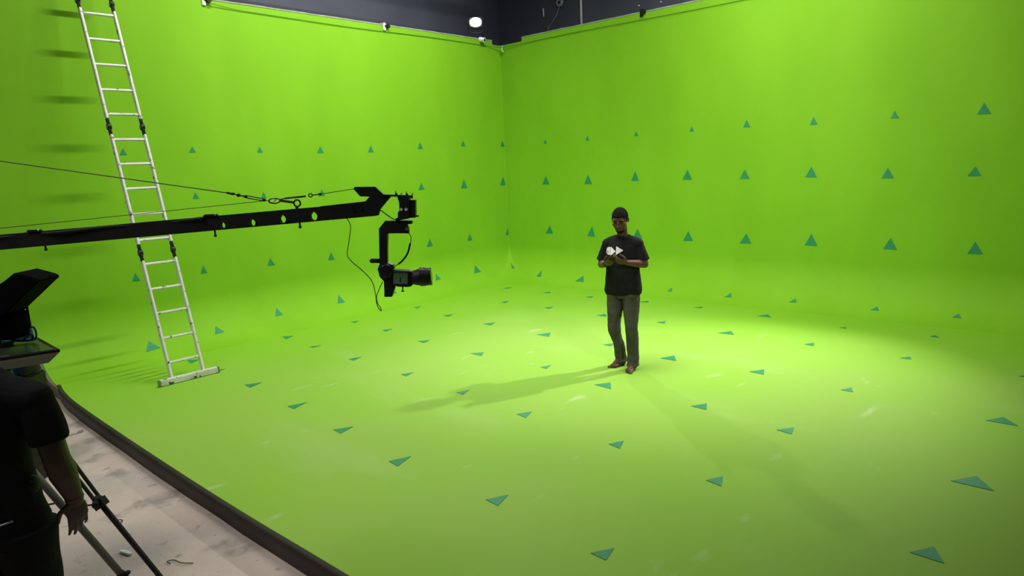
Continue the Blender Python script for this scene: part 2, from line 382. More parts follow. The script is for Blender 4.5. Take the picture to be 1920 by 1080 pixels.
# ------------------------------------------------------------------ materials
GREEN_W = noise_mat('chroma_green_wall', (0.220, 0.50, 0.018), (0.200, 0.465, 0.015), 1.3, 0.68, spec=0.15, stretch=(1, 1, 0.5), bump=0.05, bscale=25)
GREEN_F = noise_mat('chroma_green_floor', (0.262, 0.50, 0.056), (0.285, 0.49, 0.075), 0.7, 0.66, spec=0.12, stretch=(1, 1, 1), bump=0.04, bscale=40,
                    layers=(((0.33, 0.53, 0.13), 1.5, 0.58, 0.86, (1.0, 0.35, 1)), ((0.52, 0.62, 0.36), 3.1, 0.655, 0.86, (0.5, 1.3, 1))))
# floor colour is more saturated along the walls and paler further out
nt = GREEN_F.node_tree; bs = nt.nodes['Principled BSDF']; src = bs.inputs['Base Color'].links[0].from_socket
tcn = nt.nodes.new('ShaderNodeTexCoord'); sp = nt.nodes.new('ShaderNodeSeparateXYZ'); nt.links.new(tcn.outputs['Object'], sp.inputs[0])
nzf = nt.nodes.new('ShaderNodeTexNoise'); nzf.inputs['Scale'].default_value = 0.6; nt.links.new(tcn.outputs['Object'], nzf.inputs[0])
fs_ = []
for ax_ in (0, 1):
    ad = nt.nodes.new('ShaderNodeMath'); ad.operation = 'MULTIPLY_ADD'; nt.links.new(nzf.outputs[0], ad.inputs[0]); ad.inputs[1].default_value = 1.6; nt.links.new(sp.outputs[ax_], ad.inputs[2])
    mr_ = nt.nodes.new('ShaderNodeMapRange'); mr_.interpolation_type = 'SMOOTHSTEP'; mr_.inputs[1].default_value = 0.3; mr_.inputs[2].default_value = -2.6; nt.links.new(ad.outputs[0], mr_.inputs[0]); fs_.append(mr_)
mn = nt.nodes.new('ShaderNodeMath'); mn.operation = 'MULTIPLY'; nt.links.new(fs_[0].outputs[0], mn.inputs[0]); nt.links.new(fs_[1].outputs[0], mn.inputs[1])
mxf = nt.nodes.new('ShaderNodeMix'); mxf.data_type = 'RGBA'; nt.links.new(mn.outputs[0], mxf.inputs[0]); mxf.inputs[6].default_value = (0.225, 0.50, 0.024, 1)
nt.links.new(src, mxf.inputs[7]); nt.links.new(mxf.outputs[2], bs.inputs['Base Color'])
TEAL = new_mat('teal_tape', (0.018, 0.25, 0.095), 0.6)
RIM = noise_mat('raw_board_edge', (0.42, 0.43, 0.42), (0.26, 0.28, 0.26), 6, 0.8)
FASCIA = noise_mat('brown_edge_sheet', (0.020, 0.015, 0.012), (0.034, 0.026, 0.021), 3, 0.6, stretch=(1, 0.4, 1))
BOARD = noise_mat('grey_brown_board', (0.20, 0.17, 0.14), (0.13, 0.11, 0.09), 4, 0.8)
CONCRETE = noise_mat('dusty_concrete', (0.60, 0.50, 0.43), (0.50, 0.43, 0.375), 1.1, 0.85, spec=0.2, bump=0.35, bscale=22, detail=8,
                     layers=(((0.44, 0.42, 0.40), 0.9, 0.50, 0.72, (1, 1, 1)), ((0.66, 0.56, 0.48), 3.0, 0.55, 0.8, (1, 1, 1)), ((0.20, 0.165, 0.135), 9, 0.62, 0.8, (1, 1, 1)), ((0.33, 0.29, 0.26), 2.2, 0.58, 0.66, (1, 1, 1)), ((0.16, 0.13, 0.11), 30, 0.66, 0.76, (1, 1, 1))))
HALL = noise_mat('dark_hall_sheet', (0.085, 0.092, 0.125), (0.068, 0.074, 0.10), 1.5, 0.55)
BLACKP = noise_mat('black_powder_coat', (0.010, 0.010, 0.010), (0.016, 0.016, 0.015), 8, 0.5, spec=0.3)
HOODM = new_mat('black_hood_fabric', (0.005, 0.005, 0.005), 0.95, spec=0.05)
BLACKR = new_mat('black_rubber', (0.008, 0.008, 0.008), 0.65, spec=0.3)
BLACKG = new_mat('black_gloss', (0.012, 0.012, 0.012), 0.3)
EYE = new_mat('dark_eye', (0.012, 0.008, 0.006), 0.6, spec=0.2)
PHONE = new_mat('phone_black', (0.01, 0.01, 0.011), 0.55, spec=0.3)
GREYM = new_mat('grey_metal', (0.30, 0.30, 0.29), 0.38, 0.8)
PALE = new_mat('pale_plastic', (0.72, 0.72, 0.70), 0.5)
STEEL = new_mat('galvanised_steel', (0.45, 0.45, 0.43), 0.4, 0.7)
WHITE_ALU = noise_mat('worn_white_aluminium', (0.84, 0.83, 0.80), (0.74, 0.73, 0.70), 6, 0.45, 0.0, layers=(((0.09, 0.085, 0.08), 16, 0.60, 0.68, (1, 1, 1)),))
PAINTY_ALU = noise_mat('paint_spotted_aluminium', (0.85, 0.83, 0.80), (0.7, 0.69, 0.66), 8, 0.5, 0.0, layers=(((0.07, 0.06, 0.055), 22, 0.57, 0.63, (1, 1, 1)),))
SKIN = noise_mat('dark_brown_skin', (0.115, 0.056, 0.034), (0.095, 0.045, 0.027), 14, 0.6, spec=0.3)
SKIN_OP = noise_mat('tan_skin', (0.075, 0.040, 0.026), (0.06, 0.032, 0.02), 14, 0.5)
HAIR = noise_mat('short_black_hair', (0.008, 0.007, 0.007), (0.02, 0.017, 0.016), 80, 1.0, spec=0.05, bump=0.6, bscale=300)
SHIRT = noise_mat('black_cotton', (0.009, 0.009, 0.0085), (0.013, 0.013, 0.012), 10, 0.9, spec=0.15, bump=0.2, bscale=400)
SHIRT_OP = noise_mat('black_jersey', (0.010, 0.010, 0.011), (0.014, 0.014, 0.015), 10, 0.9, spec=0.12)
JEANS = noise_mat('faded_grey_denim', (0.062, 0.060, 0.048), (0.095, 0.092, 0.075), 7, 0.85, stretch=(1, 1, 0.5), spec=0.15, bump=0.2, bscale=300,
                  layers=(((0.032, 0.031, 0.026), 9, 0.56, 0.74, (1, 1, 1.6)),))
PRINT = new_mat('white_print', (0.78, 0.72, 0.70), 0.8)
PRINT_R = new_mat('dark_red_print', (0.16, 0.02, 0.02), 0.8)
PRINT_K = new_mat('black_print', (0.01, 0.01, 0.01), 0.8)
BLUE = new_mat('blue_plastic', (0.03, 0.10, 0.55), 0.4)
SCREEN_OFF = new_mat('dark_screen_glass', (0.012, 0.016, 0.012), 0.12)
LAMP_EMIT = new_mat('lamp_glass', (1, 1, 1), 0.4, emit=(1, 0.97, 0.95), estr=28)

# ------------------------------------------------------------------ the cyclorama shell
RC = 0.67            # radius of the curved foot
ZT = 4.68            # wall height
XL = -8.47           # left end of the curved foot
YR = -16.0           # far end of the right wall
def level_path(dd, left_xs, right_ys, na=16, rw=0.006):
    rc = rw + 1.25 * dd; e = dd + rc
    pts = [Vector((min(x, -e - 0.001 * (len(left_xs) - i)), -dd, 0)) for i, x in enumerate(left_xs)]
    for k in range(na + 1):
        a = math.pi / 2 * (1 - k / na)
        pts.append(Vector((-e + rc * math.cos(a), -e + rc * math.sin(a), 0)))
    pts += [Vector((-dd, min(y, -e - 0.001 * (i + 1)), 0)) for i, y in enumerate(right_ys)]
    return pts
left_xs = [XL, -7.5, -6.5, -5.5, -4.5, -3.5, -2.5, -1.8, -1.3, -0.62, -0.23, -0.225]
right_ys = [-0.565, -0.57, -0.7, -1.3, -1.8, -2.5, -3.5, -4.5, -5.5, -6.5, -7.5, -8.5, -10, -12, -14, YR]
NA = 16
levels = []
for k in range(25):
    t = math.pi / 2 * k / 24
    levels.append((RC * (1 - math.sin(t)), RC * (1 - math.cos(t))))
for z in (1.2, 2.0, 3.0, 4.0, ZT): levels.append((0.0, z))
grid = []
for i, (dd, z) in enumerate(levels):
    row = level_path(dd, left_xs, right_ys, NA)
    for j, p in enumerate(row):
        zz = z
        if z == ZT and p.x > -0.228 and p.y > -0.568: zz = ZT - 0.08     # the broken-out notch above the corner
        p.z = zz
    grid.append(row)
mid = len(left_xs) + NA + 2
def wall_mesh(name, j0, j1, extra=None):
    bm = bmesh.new()
    vs = [[bm.verts.new(grid[i][j]) for j in range(j0, j1 + 1)] for i in range(len(grid))]
    for i in range(len(grid) - 1):
        for j in range(j1 - j0):
            bm.faces.new((vs[i][j], vs[i][j + 1], vs[i + 1][j + 1], vs[i + 1][j]))
    if extra:                                             # flat wall carrying on past the end of the curved foot
        zs = [(1.0 * RC)] + [1.2, 2.0, 3.0, 4.0, ZT]
        e = [bm.verts.new((-9.5, 0, z)) for z in zs]
        col = [vs[24][0]] + [vs[25 + k][0] for k in range(5)]
        for k in range(5): bm.faces.new((e[k], col[k], col[k + 1], e[k + 1]))
    for f in bm.faces: f.smooth = True
    me = bpy.data.meshes.new(name); bm.to_mesh(me); bm.free()
    o = link(name, me, GREEN_W)
    s = o.modifiers.new('thickness', 'SOLIDIFY'); s.thickness = 0.05; s.offset = -1; s.use_rim = False
    return struct(o)
wall_left = wall_mesh('wall_left', 0, mid, True)
wall_right = wall_mesh('wall_right', mid, len(grid[0]) - 1)

edge = [(-8.63, YR), (-8.63, -9), (-8.64, -6.5), (-8.65, -5.4), (-8.64, -4.2), (-8.61, -2.7), (-8.575, -1.6), (-8.53, -1.05), (XL, -RC)]
edge = [(v.x, v.y) for v in smooth_path([Vector((a, b, 0)) for a, b in edge], 4)]
bm = bmesh.new()
outline = [Vector((x, y, 0)) for x, y in edge[:-1]] + [p.copy() for p in grid[0]]
top = [bm.verts.new(p) for p in outline]
bm.faces.new(top)
bmesh.ops.triangulate(bm, faces=bm.faces[:])
me = bpy.data.meshes.new('floor'); bm.to_mesh(me); bm.free()
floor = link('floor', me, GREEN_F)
if me.polygons[0].normal.z < 0: me.flip_normals()
struct(floor)

# dark sheet wrapping the edge of the raised stage, and the cut end of the curved foot
bm = bmesh.new(); prof = []
for i, (x, y) in enumerate(edge):
    wob = 0.018 * noise.noise(Vector((0, y * 1.7, 3.1))) + 0.008 * noise.noise(Vector((0, y * 6, 1.1)))
    prof.append([(x + 0.035, 0.004), (x + 0.008, 0.007), (x - 0.008, 0.0), (x - 0.014 + wob * .6, -0.04), (x - 0.010 + wob * .8, -0.09), (x - 0.004 + wob * .5, -0.131)])
rows = [[bm.verts.new((px, edge[i][1], pz)) for px, pz in pr] for i, pr in enumerate(prof)]
for i in range(len(rows) - 1):
    for k in range(5): bm.faces.new((rows[i][k], rows[i + 1][k], rows[i + 1][k + 1], rows[i][k + 1]))
struct(from_bm('trim_1', bm, FASCIA, smooth=True))
bm = bmesh.new()
arc = [(-(d), z) for d, z in levels[:25]]
outer = arc + [(0.0, RC + 0.25), (0.055, RC + 0.25), (0.055, -0.13), (-RC - 0.25, -0.13), (-RC - 0.25, 0.0)]
a = [bm.verts.new((XL - 0.004, y, z)) for y, z in outer]; b = [bm.verts.new((XL - 0.03, y, z)) for y, z in outer]
bm.faces.new(a); bm.faces.new(list(reversed(b)))
for i in range(len(a)): bm.faces.new((a[i], b[i], b[(i + 1) % len(a)], a[(i + 1) % len(a)]))
struct(from_bm('trim_2', bm, BOARD))
bm = bmesh.new(); box(bm, (-9.0, 0.03, 0.265), (1.0, 0.05, 0.79)); struct(from_bm('trim_3', bm, BOARD))

# pale raw rim along the wall tops (left and right runs, stopping at the notch)
def rim(name, pts, nrm):
    bm = bmesh.new()
    for i in range(len(pts) - 1):
        a, b = Vector(pts[i]), Vector(pts[i + 1]); n = Vector(nrm)
        q = []
        for p in (a, b):
            j = 0.006 * noise.noise(Vector((p.x * 3, p.y * 3, 0)))
            q.append([p + n * 0.006 + Vector((0, 0, -0.012)), p + n * 0.006 + Vector((0, 0, 0.006 + j)), p - n * 0.056 + Vector((0, 0, 0.006 + j)), p - n * 0.056 + Vector((0, 0, -0.012))])
        va = [bm.verts.new(v) for v in q[0]]; vb = [bm.verts.new(v) for v in q[1]]
        for k in range(4): bm.faces.new((va[k], va[(k + 1) % 4], vb[(k + 1) % 4], vb[k]))
        if i == 0: bm.faces.new(va)
        if i == len(pts) - 2: bm.faces.new(vb)
    return struct(from_bm(name, bm, RIM))
rim('trim_4', [(-9.5 + k * (9.5 - 0.24) / 40, 0, ZT) for k in range(41)], (0, -1, 0))
rim('trim_5', [(0, -0.575 + k * (YR + 0.575) / 50, ZT) for k in range(51)], (-1, 0, 0))
bm = bmesh.new()
outl = [(-0.30, -0.02, ZT - 0.11), (-0.20, -0.015, ZT - 0.118), (-0.10, -0.03, ZT - 0.112)]
# concrete outside the stage
bm = bmesh.new(); n = 60
for i in range(n + 1):
    for j in range(n + 1):
        x = -16 + (16 - 8.45) * i / n; y = -16 + 17 * j / n
        bm.verts.new((x, y, -0.13 + 0.006 * noise.noise(Vector((x * 1.3, y * 1.3, 0.4)))))
bm.verts.ensure_lookup_table()
for i in range(n):
    for j in range(n):
        k = i * (n + 1) + j; bm.faces.new((bm.verts[k], bm.verts[k + n + 1], bm.verts[k + n + 2], bm.verts[k + 1]))
struct(from_bm('floor_concrete', bm, CONCRETE, smooth=True))
# dark hall walls behind the cyclorama
bm = bmesh.new(); box(bm, (-7.0, 0.96, 3.4), (16.0, 0.12, 7.2)); struct(from_bm('wall_back', bm, HALL))
bm = bmesh.new(); box(bm, (1.02, -7.5, 3.4), (0.12, 17.04, 7.2)); struct(from_bm('wall_back_right', bm, HALL))

# ------------------------------------------------------------------ tracking markers (tape triangles)
def marker(tri, surf, flat):
    P = [Vector(p) for p in tri]; off = 0.002; th = 0.0015
    bm = bmesh.new()
    if surf == 'corner':
        nrm = Vector((-1, -1, 1.1)).normalized()
        cc = sum(P, Vector()) / 3
        lo = [p + nrm * 0.012 for p in P]; hi = [p + nrm * 0.014 for p in P]
        tris = [(0, 1, 2)]
    else:
        n = 1 if flat else 4; idx = {}; lo = []; hi = []; tris = []
        def nr(p):
            if surf == 'floor': return Vector((p.x, p.y, 0)), Vector((0, 0, 1))
            if flat: return (Vector((p.x, 0, p.z)), Vector((0, -1, 0))) if surf == 'left' else (Vector((0, p.y, p.z)), Vector((-1, 0, 0)))
            c = Vector((p.x, -RC, RC)) if surf == 'left' else Vector((-RC, p.y, RC))
            d = (p - c).normalized(); return c + d * RC, -d
        for i in range(n + 1):
            for j in range(n + 1 - i):
                p = P[0] + (P[1] - P[0]) * (i / n) + (P[2] - P[0]) * (j / n)
                q, d = nr(p); idx[i, j] = len(lo); lo.append(q + d * off); hi.append(q + d * (off + th))
        for i in range(n):
            for j in range(n - i):
                tris.append((idx[i, j], idx[i + 1, j], idx[i, j + 1]))
                if i + j < n - 1: tris.append((idx[i + 1, j], idx[i + 1, j + 1], idx[i, j + 1]))
    cen = sum(lo, Vector()) / len(lo)
    L = [bm.verts.new(p - cen) for p in lo]; H = [bm.verts.new(p - cen) for p in hi]
    cnt = {}
    for t in tris:
        bm.faces.new([H[k] for k in t]); bm.faces.new([L[k] for k in reversed(t)])
        for k in range(3):
            e = (t[k], t[(k + 1) % 3]); cnt[tuple(sorted(e))] = cnt.get(tuple(sorted(e)), []) + [e]
    for v in cnt.values():
        if len(v) == 1:
            a, b = v[0]; bm.faces.new((L[a], L[b], H[b], H[a]))
    o = from_bm('tracking_marker', bm, TEAL); o.location = cen
    return o
for side, MK in (('left', LEFT_MARKS), ('right', RIGHT_MARKS)):
    for row in (1, 2, 3, 4):
        ms = sorted([m for m in MK if m[0] == row], key=lambda m: m[1])
        for k, (r_, c_, tri) in enumerate(ms):
            surf = 'corner' if (row == 4 and c_ == 1 and side == 'left') else side
            o = marker(tri, surf, row < 4)
            rn = ['top row', 'second row down', 'third row down', 'lowest row'][row - 1]
            tag(o, 'teal triangle marker on the %s green wall, %s, %s from the corner' % (side, rn, ordinal(k + 1)), 'marker', 'triangle markers on the %s wall' % side)
for row in range(1, 7):
    ms = sorted([m for m in FLOOR_MARKS if m[0] == row], key=lambda m: m[1])
    for k, (r_, c_, tri) in enumerate(ms):
        o = marker(tri, 'floor', True)
        tag(o, 'teal triangle marker on green floor, %s row from dark edge, %s from the left wall' % (ordinal(row), ordinal(k + 1)), 'marker', 'triangle markers on the floor')

# ------------------------------------------------------------------ ladder
LX = -7.445; LW2 = 0.18
def lad(z, x=0.0): return Vector((LX + x, -1.775 + 0.297 * z, z))
ldir = (lad(1) - lad(0)).normalized(); lnor = ldir.cross(Vector((1, 0, 0))).normalized()
lrot = Matrix((Vector((1, 0, 0)), lnor * -1, ldir)).transposed()
ladder = thing('folding_ladder', 'tall white aluminium folding ladder leaning against the left green wall', 'ladder', lad(0))
def lpart(name, bm, mat, parent=ladder):
    bm.transform(Matrix.Translation(-lad(0))); return from_bm(name, bm, mat, parent)
joints = [0.04, 1.46, 2.885, 4.33, 5.75]
for k in range(4):
    z0, z1 = joints[k] + (0.09 if k else 0.0), joints[k + 1] - 0.09
    for s in (-1, 1):
        bm = bmesh.new(); c = (lad(z0, s * LW2) + lad(z1, s * LW2)) / 2
        box(bm, c, (0.026, 0.062, (lad(z1) - lad(z0)).length), lrot)
        bmesh.ops.bevel(bm, geom=bm.edges[:], offset=0.005, segments=2, affect='EDGES')
        lpart('rail', bm, WHITE_ALU)
for z in [0.23, 0.50, 0.78, 1.05, 1.33, 1.60, 1.89, 2.18, 2.46, 2.74, 3.03, 3.31, 3.60, 3.89, 4.19, 4.49, 4.77, 5.05, 5.33, 5.6]:
    bm = bmesh.new(); box(bm, lad(z), (2 * LW2 - 0.02, 0.034, 0.028), lrot)
    bmesh.ops.bevel(bm, geom=bm.edges[:], offset=0.006, segments=2, affect='EDGES')
    lpart('rung', bm, WHITE_ALU)
for z in joints[1:4]:
    for s in (-1, 1):
        bm = bmesh.new(); p = lad(z, s * LW2)
        for q in (-0.055, 0.055):
            ball(bm, p + ldir * q - lnor * 0.0, (0.015, 0.032, 0.055), lrot)
        tube(bm, [p - Vector((0.019, 0, 0)), p + Vector((0.019, 0, 0))], 0.036, 16)
        box(bm, p, (0.024, 0.046, 0.22), lrot)
        h = lpart('hinge', bm, BLACKP)
        bm = bmesh.new(); tube(bm, [p - Vector((0.024, 0, 0)), p + Vector((0.024, 0, 0))], 0.014, 12); bm.transform(Matrix.Translation(-lad(0)))
        from_bm('hinge_pin', bm, GREYM, h)
bm = bmesh.new(); box(bm, (-7.44, -1.79, 0.038), (0.66, 0.05, 0.072)); bmesh.ops.bevel(bm, geom=bm.edges[:], offset=0.008, segments=2, affect='EDGES')
sb = lpart('stabilizer_bar', bm, PAINTY_ALU)
for s in (-1, 1):
    bm = bmesh.new(); box(bm, (-7.44 + s * 0.333, -1.79, 0.037), (0.014, 0.056, 0.074)); bm.transform(Matrix.Translation(-lad(0))); from_bm('end_cap', bm, GREYM, sb)
# pipe of the overhead grid that the ladder top rests on
bm = bmesh.new(); tube(bm, [(-9.4, 0.02, 5.72), (-0.2, 0.02, 5.72)], 0.03, 12)
tag(from_bm('overhead_pipe', bm, STEEL, smooth=True), 'steel pipe above the left wall that the ladder leans on', 'pipe')

# ------------------------------------------------------------------ camera crane
J0 = Vector((-7.79, -6.09, 0)); jh = Vector((0.6827, -0.7307, 0)); jn = Vector((0.7307, 0.6827, 0))
JM = Matrix((jh, jn, Vector((0, 0, 1)))).transposed().to_4x4(); JM.translation = J0
crane = thing('camera_crane', 'long black camera crane arm with hanging remote head reaching over the stage', 'camera crane')
crane.matrix_world = JM
crane.location = J0; crane.rotation_euler = JM.to_euler()
C = CRANE
def cpart(name, bm, mat=None, parent=None, smooth=False): return from_bm(name, bm, mat or BLACKP, parent or crane, smooth)
def c3(p, y=0.0): return Vector((p[0], y, p[1]))
def tear(c, w, h):
    pts = []
    for k in range(14):
        a = 2 * math.pi * k / 14 - math.pi / 2
        x = w * math.cos(a); z = h * 0.8 * math.sin(a)
        if math.sin(a) > 0.2: x *= 1 - 0.75 * ((math.sin(a) - 0.2) / 0.8); z *= 1.3
        pts.append((c[0] + x, c[1] + z))
    return pts
holes = [tear(h, 0.016 + 0.0022 * i, 0.026 + 0.0025 * i) for i, h in enumerate(C['holes'])]
bm = bmesh.new()
for y0 in (-0.014, 0.010): prism(bm, C['beam'], y0, y0 + 0.004, holes=holes)
t0, t1, b1, b0 = C['beam'][0], C['beam'][2], C['beam'][3], C['beam'][5]
for (a, b) in ((t0, t1), (b0, b1)):
    q = [c3(a, -0.010), c3(b, -0.010), c3(b, 0.010), c3(a, 0.010)]; s = 0.004 if a is b0 else -0.004
    lo = [bm.verts.new(v) for v in q]; hi = [bm.verts.new(v + Vector((0, 0, s))) for v in q]
    bm.faces.new(lo); bm.faces.new(list(reversed(hi)))
    for k in range(4): bm.faces.new((lo[k], lo[(k + 1) % 4], hi[(k + 1) % 4], hi[k]))
beam = cpart('beam', bm)
for h, w in zip(C['holes'], range(5)):                                   # rolled rims of the holes
    pts = tear(h, 0.0175 + 0.0022 * w, 0.028 + 0.0025 * w); bm = bmesh.new()
    tube(bm, smooth_path([c3(p, -0.015) for p in pts + pts[:1]], 2), 0.003, 6); cpart('hole_rim', bm, BLACKG, beam, True)
bm = bmesh.new()
tube(bm, smooth_path([c3((s, z + 0.004), -0.01 + 0.01 * math.sin(k * 2.1)) for k, (s, z) in enumerate(C['sleeve'])], 6), 0.012, 8)
cpart('cable_sleeve', bm, BLACKR, beam, True)
for (s, z) in C['bits']:
    bm = bmesh.new(); tube(bm, [(s, 0, z + 0.02), (s, 0, z - 0.022)], 0.006, 8); ball(bm, (s, 0, z - 0.02), 0.010); cpart('clamp_screw', bm, BLACKP, beam)
for k, s in enumerate((-2.26, -1.12)):
    bm = bmesh.new(); zz = C['beam'][0][1] + (s - t0[0]) / (t1[0] - t0[0]) * (t1[1] - t0[1])
    box(bm, (s, -0.004, zz + 0.004), (0.09, 0.036, 0.018)); bmesh.ops.bevel(bm, geom=bm.edges[:], offset=0.006, segments=2, affect='EDGES'); jo = cpart('joint_clamp', bm, BLACKP, beam)
    bm = bmesh.new(); ball(bm, (s + 0.035, -0.02, zz + 0.010), 0.008); cpart('joint_bolt', bm, STEEL, jo)
bm = bmesh.new(); prism(bm, C['bracket'], -0.020, -0.015); prism(bm, C['bracket'], 0.015, 0.020)
prism(bm, [C['bracket'][k] for k in (1, 2, 3, 4, 5, 6, 7, 8, 9, 10)], -0.019, 0.019)
br = cpart('end_bracket', bm)
for s in (-0.195, -0.145):
    bm = bmesh.new(); z = 2.008 if s < -0.17 else 2.012
    tube(bm, [(s, -0.019, z), (s, -0.026, z)], 0.012, 12); cpart('bracket_bolt', bm, BLACKG, br)
bm = bmesh.new(); prism(bm, C['topplate'], -0.03, 0.03); cpart('top_plate', bm)
bm = bmesh.new(); prism(bm, C['block'], -0.04, 0.04); pan = cpart('pan_motor', bm)
for p in C['gaps']:  # pale discs stand in for see-through gaps in the motor block
    bm = bmesh.new(); tube(bm, [c3(p, -0.039), c3(p, -0.044)], 0.010, 12); bm.transform(Matrix.Translation((0, 0, 0))); cpart('motor_gap_disc', bm, PALE, pan)
bm = bmesh.new(); prism(bm, C['box'], -0.03, 0.05); cpart('control_box', bm, BLACKP, pan)
for i, (s, z) in enumerate(C['spikes']):
    bm = bmesh.new(); lean = (-0.004, 0.008, -0.003, 0.012)[i]
    tube(bm, [(s, -0.01, z - 0.034), (s + lean * 0.3, -0.01, z - 0.014)], 0.008, 8); tube(bm, [(s + lean * 0.3, -0.01, z - 0.016), (s + lean, -0.01, z)], 0.003, 6)
    cpart('plug', bm, BLACKR, pan)
bm = bmesh.new(); tube(bm, [c3(C['peg'][0]), c3(C['peg'][1])], 0.005, 8); cpart('plug', bm, BLACKR, pan)
bm = bmesh.new(); prism(bm, C['yoke'], -0.028, 0.028); bmesh.ops.bevel(bm, geom=[e for e in bm.edges if abs(e.verts[0].co.y - e.verts[1].co.y) < 1e-6], offset=0.003, segments=1, affect='EDGES')
yoke = cpart('yoke_arm', bm)
bm = bmesh.new(); tube(bm, [(0.138, -0.029, 1.872), (0.138, -0.034, 1.872)], 0.012, 12); cpart('yoke_screw', bm, GREYM, yoke)
bm = bmesh.new(); tube(bm, [c3(C['stub'][0]), c3(C['stub'][1])], 0.015, 14); ball(bm, c3(C['stub'][0]), 0.015); cpart('tilt_knob', bm, BLACKR, yoke, True)
bm = bmesh.new(); prism(bm, C['mount'], -0.03, 0.03); bmesh.ops.bevel(bm, geom=bm.edges[:], offset=0.003, segments=1, affect='EDGES'); mount = cpart('camera_mount', bm)
bm = bmesh.new(); mc = C['motor'][0]; tube(bm, [c3(mc, -0.062), c3(mc, -0.06), c3(mc, 0.05)], [0.036, 0.042, 0.042], 22); tm = cpart('tilt_motor', bm, BLACKG, mount, True)
bm = bmesh.new(); tube(bm, [(mc[0], -0.065, mc[1]), (mc[0], -0.058, mc[1])], 0.018, 16); tube(bm, [(mc[0] + 0.01, -0.068, mc[1] - 0.03), (mc[0] + 0.01, -0.05, mc[1] - 0.03)], 0.009, 12); cpart('motor_cap', bm, BLACKP, mount)
for nm, k in (('cabA', 0.0028), ('cabC', 0.0035)):
    bm = bmesh.new(); tube(bm, smooth_path([c3(p, -0.022 if nm == 'cabA' else 0.0) for p in C[nm]], 6), k, 6); cpart('hanging_cable' if nm == 'cabA' else 'pan_cable', bm, BLACKR, None, True)
bm = bmesh.new(); cb = smooth_path([c3(p, 0.0) for p in C['cabB']], 6)
tube(bm, cb, 0.0028, 6); tube(bm, cb[12:31], 0.0062, 8); cpart('tilt_cable', bm, BLACKR, None, True)
# guy wires and their fittings
for nm, r in (('guy1', 0.0035), ('guy2', 0.0025), ('guy3', 0.0028)):
    bm = bmesh.new(); tube(bm, [c3(p) for p in C[nm]], r, 6); cpart('guy_wire', bm, BLACKP)
f1 = [c3(p) for p in C['fit1']]
bm = bmesh.new()
for a, b, r in ((0, 1, 0.007), (1, 2, 0.004), (2, 3, 0.005)): tube(bm, [f1[a], f1[b]], r, 8)
ball(bm, f1[1], (0.016, 0.01, 0.009)); ball(bm, f1[2], (0.014, 0.01, 0.011)); cpart('wire_clip', bm, BLACKP, None)
bm = bmesh.new()
for dz in (-0.007, 0.007): tube(bm, [f1[3] + Vector((0, 0, dz)), f1[4] + Vector((0, 0, dz))], 0.0038, 6)
ball(bm, f1[3], (0.012, 0.01, 0.010)); ball(bm, f1[4], (0.012, 0.01, 0.010)); cpart('turnbuckle', bm, BLACKP)
def link_ring(c, rx, rz, r, rot=0.0):
    bm = bmesh.new(); pts = []
    for k in range(19):
        a = 2 * math.pi * k / 18; x, z = rx * math.cos(a), rz * math.sin(a)
        pts.append(Vector((c[0] + x * math.cos(rot) - z * math.sin(rot), 0, c[1] + x * math.sin(rot) + z * math.cos(rot))))
    return tube(bm, pts, r, 6)
cpart('carabiner', link_ring((-0.705, 2.089), 0.036, 0.016, 0.0045, 0.0), BLACKP, None, True)
cpart('carabiner', link_ring((-0.716, 2.094), 0.022, 0.011, 0.004, 0.3), STEEL, None, True)
bm = bmesh.new(); tube(bm, [c3(p) for p in C['rod']], 0.008, 8); cpart('hook_rod', bm)
rg = C['ring'][0]; bm = link_ring(rg, 0.021, 0.021, 0.0058); tube(bm, [(rg[0] - 0.004, 0, rg[1] - 0.02), (rg[0] - 0.006, 0, rg[1] - 0.045)], 0.010, 8); cpart('eye_bolt', bm, BLACKP, None, True)
bm = bmesh.new(); tube(bm, [c3(p) for p in C['strap']], 0.006, 8); tube(bm, [(-0.672, 0, 2.096), c3(C['strap'][0])], 0.004, 6); cpart('tension_strap', bm)
f2 = [c3(p) for p in C['fit2']]; bm = link_ring(C['fit2'][1], 0.012, 0.011, 0.004)
tube(bm, [f2[1] + Vector((0.012, 0, 0.001)), f2[2]], 0.004, 6); ball(bm, f2[2], (0.014, 0.008, 0.008)); cpart('shackle', bm)
# post and pedestal that carry the arm, left of the picture
bm = bmesh.new(); s0 = -3.34
tube(bm, [(s0, 0, -0.08), (s0, 0, 2.62)], 0.045, 16); box(bm, (s0, 0, 1.86), (0.22, 0.16, 0.2)); tube(bm, [(s0, 0, 2.58), (s0 + 0.1, 0, 2.576)], 0.012, 8)
post = cpart('support_post', bm)
for k in range(3):
    a = k * 2 * math.pi / 3 + 0.7; bm = bmesh.new()
    tube(bm, [(s0, 0, 0.55), (s0 + 0.5 * math.cos(a), 0.5 * math.sin(a), -0.11)], 0.02, 10); cpart('post_leg', bm, BLACKP, post)

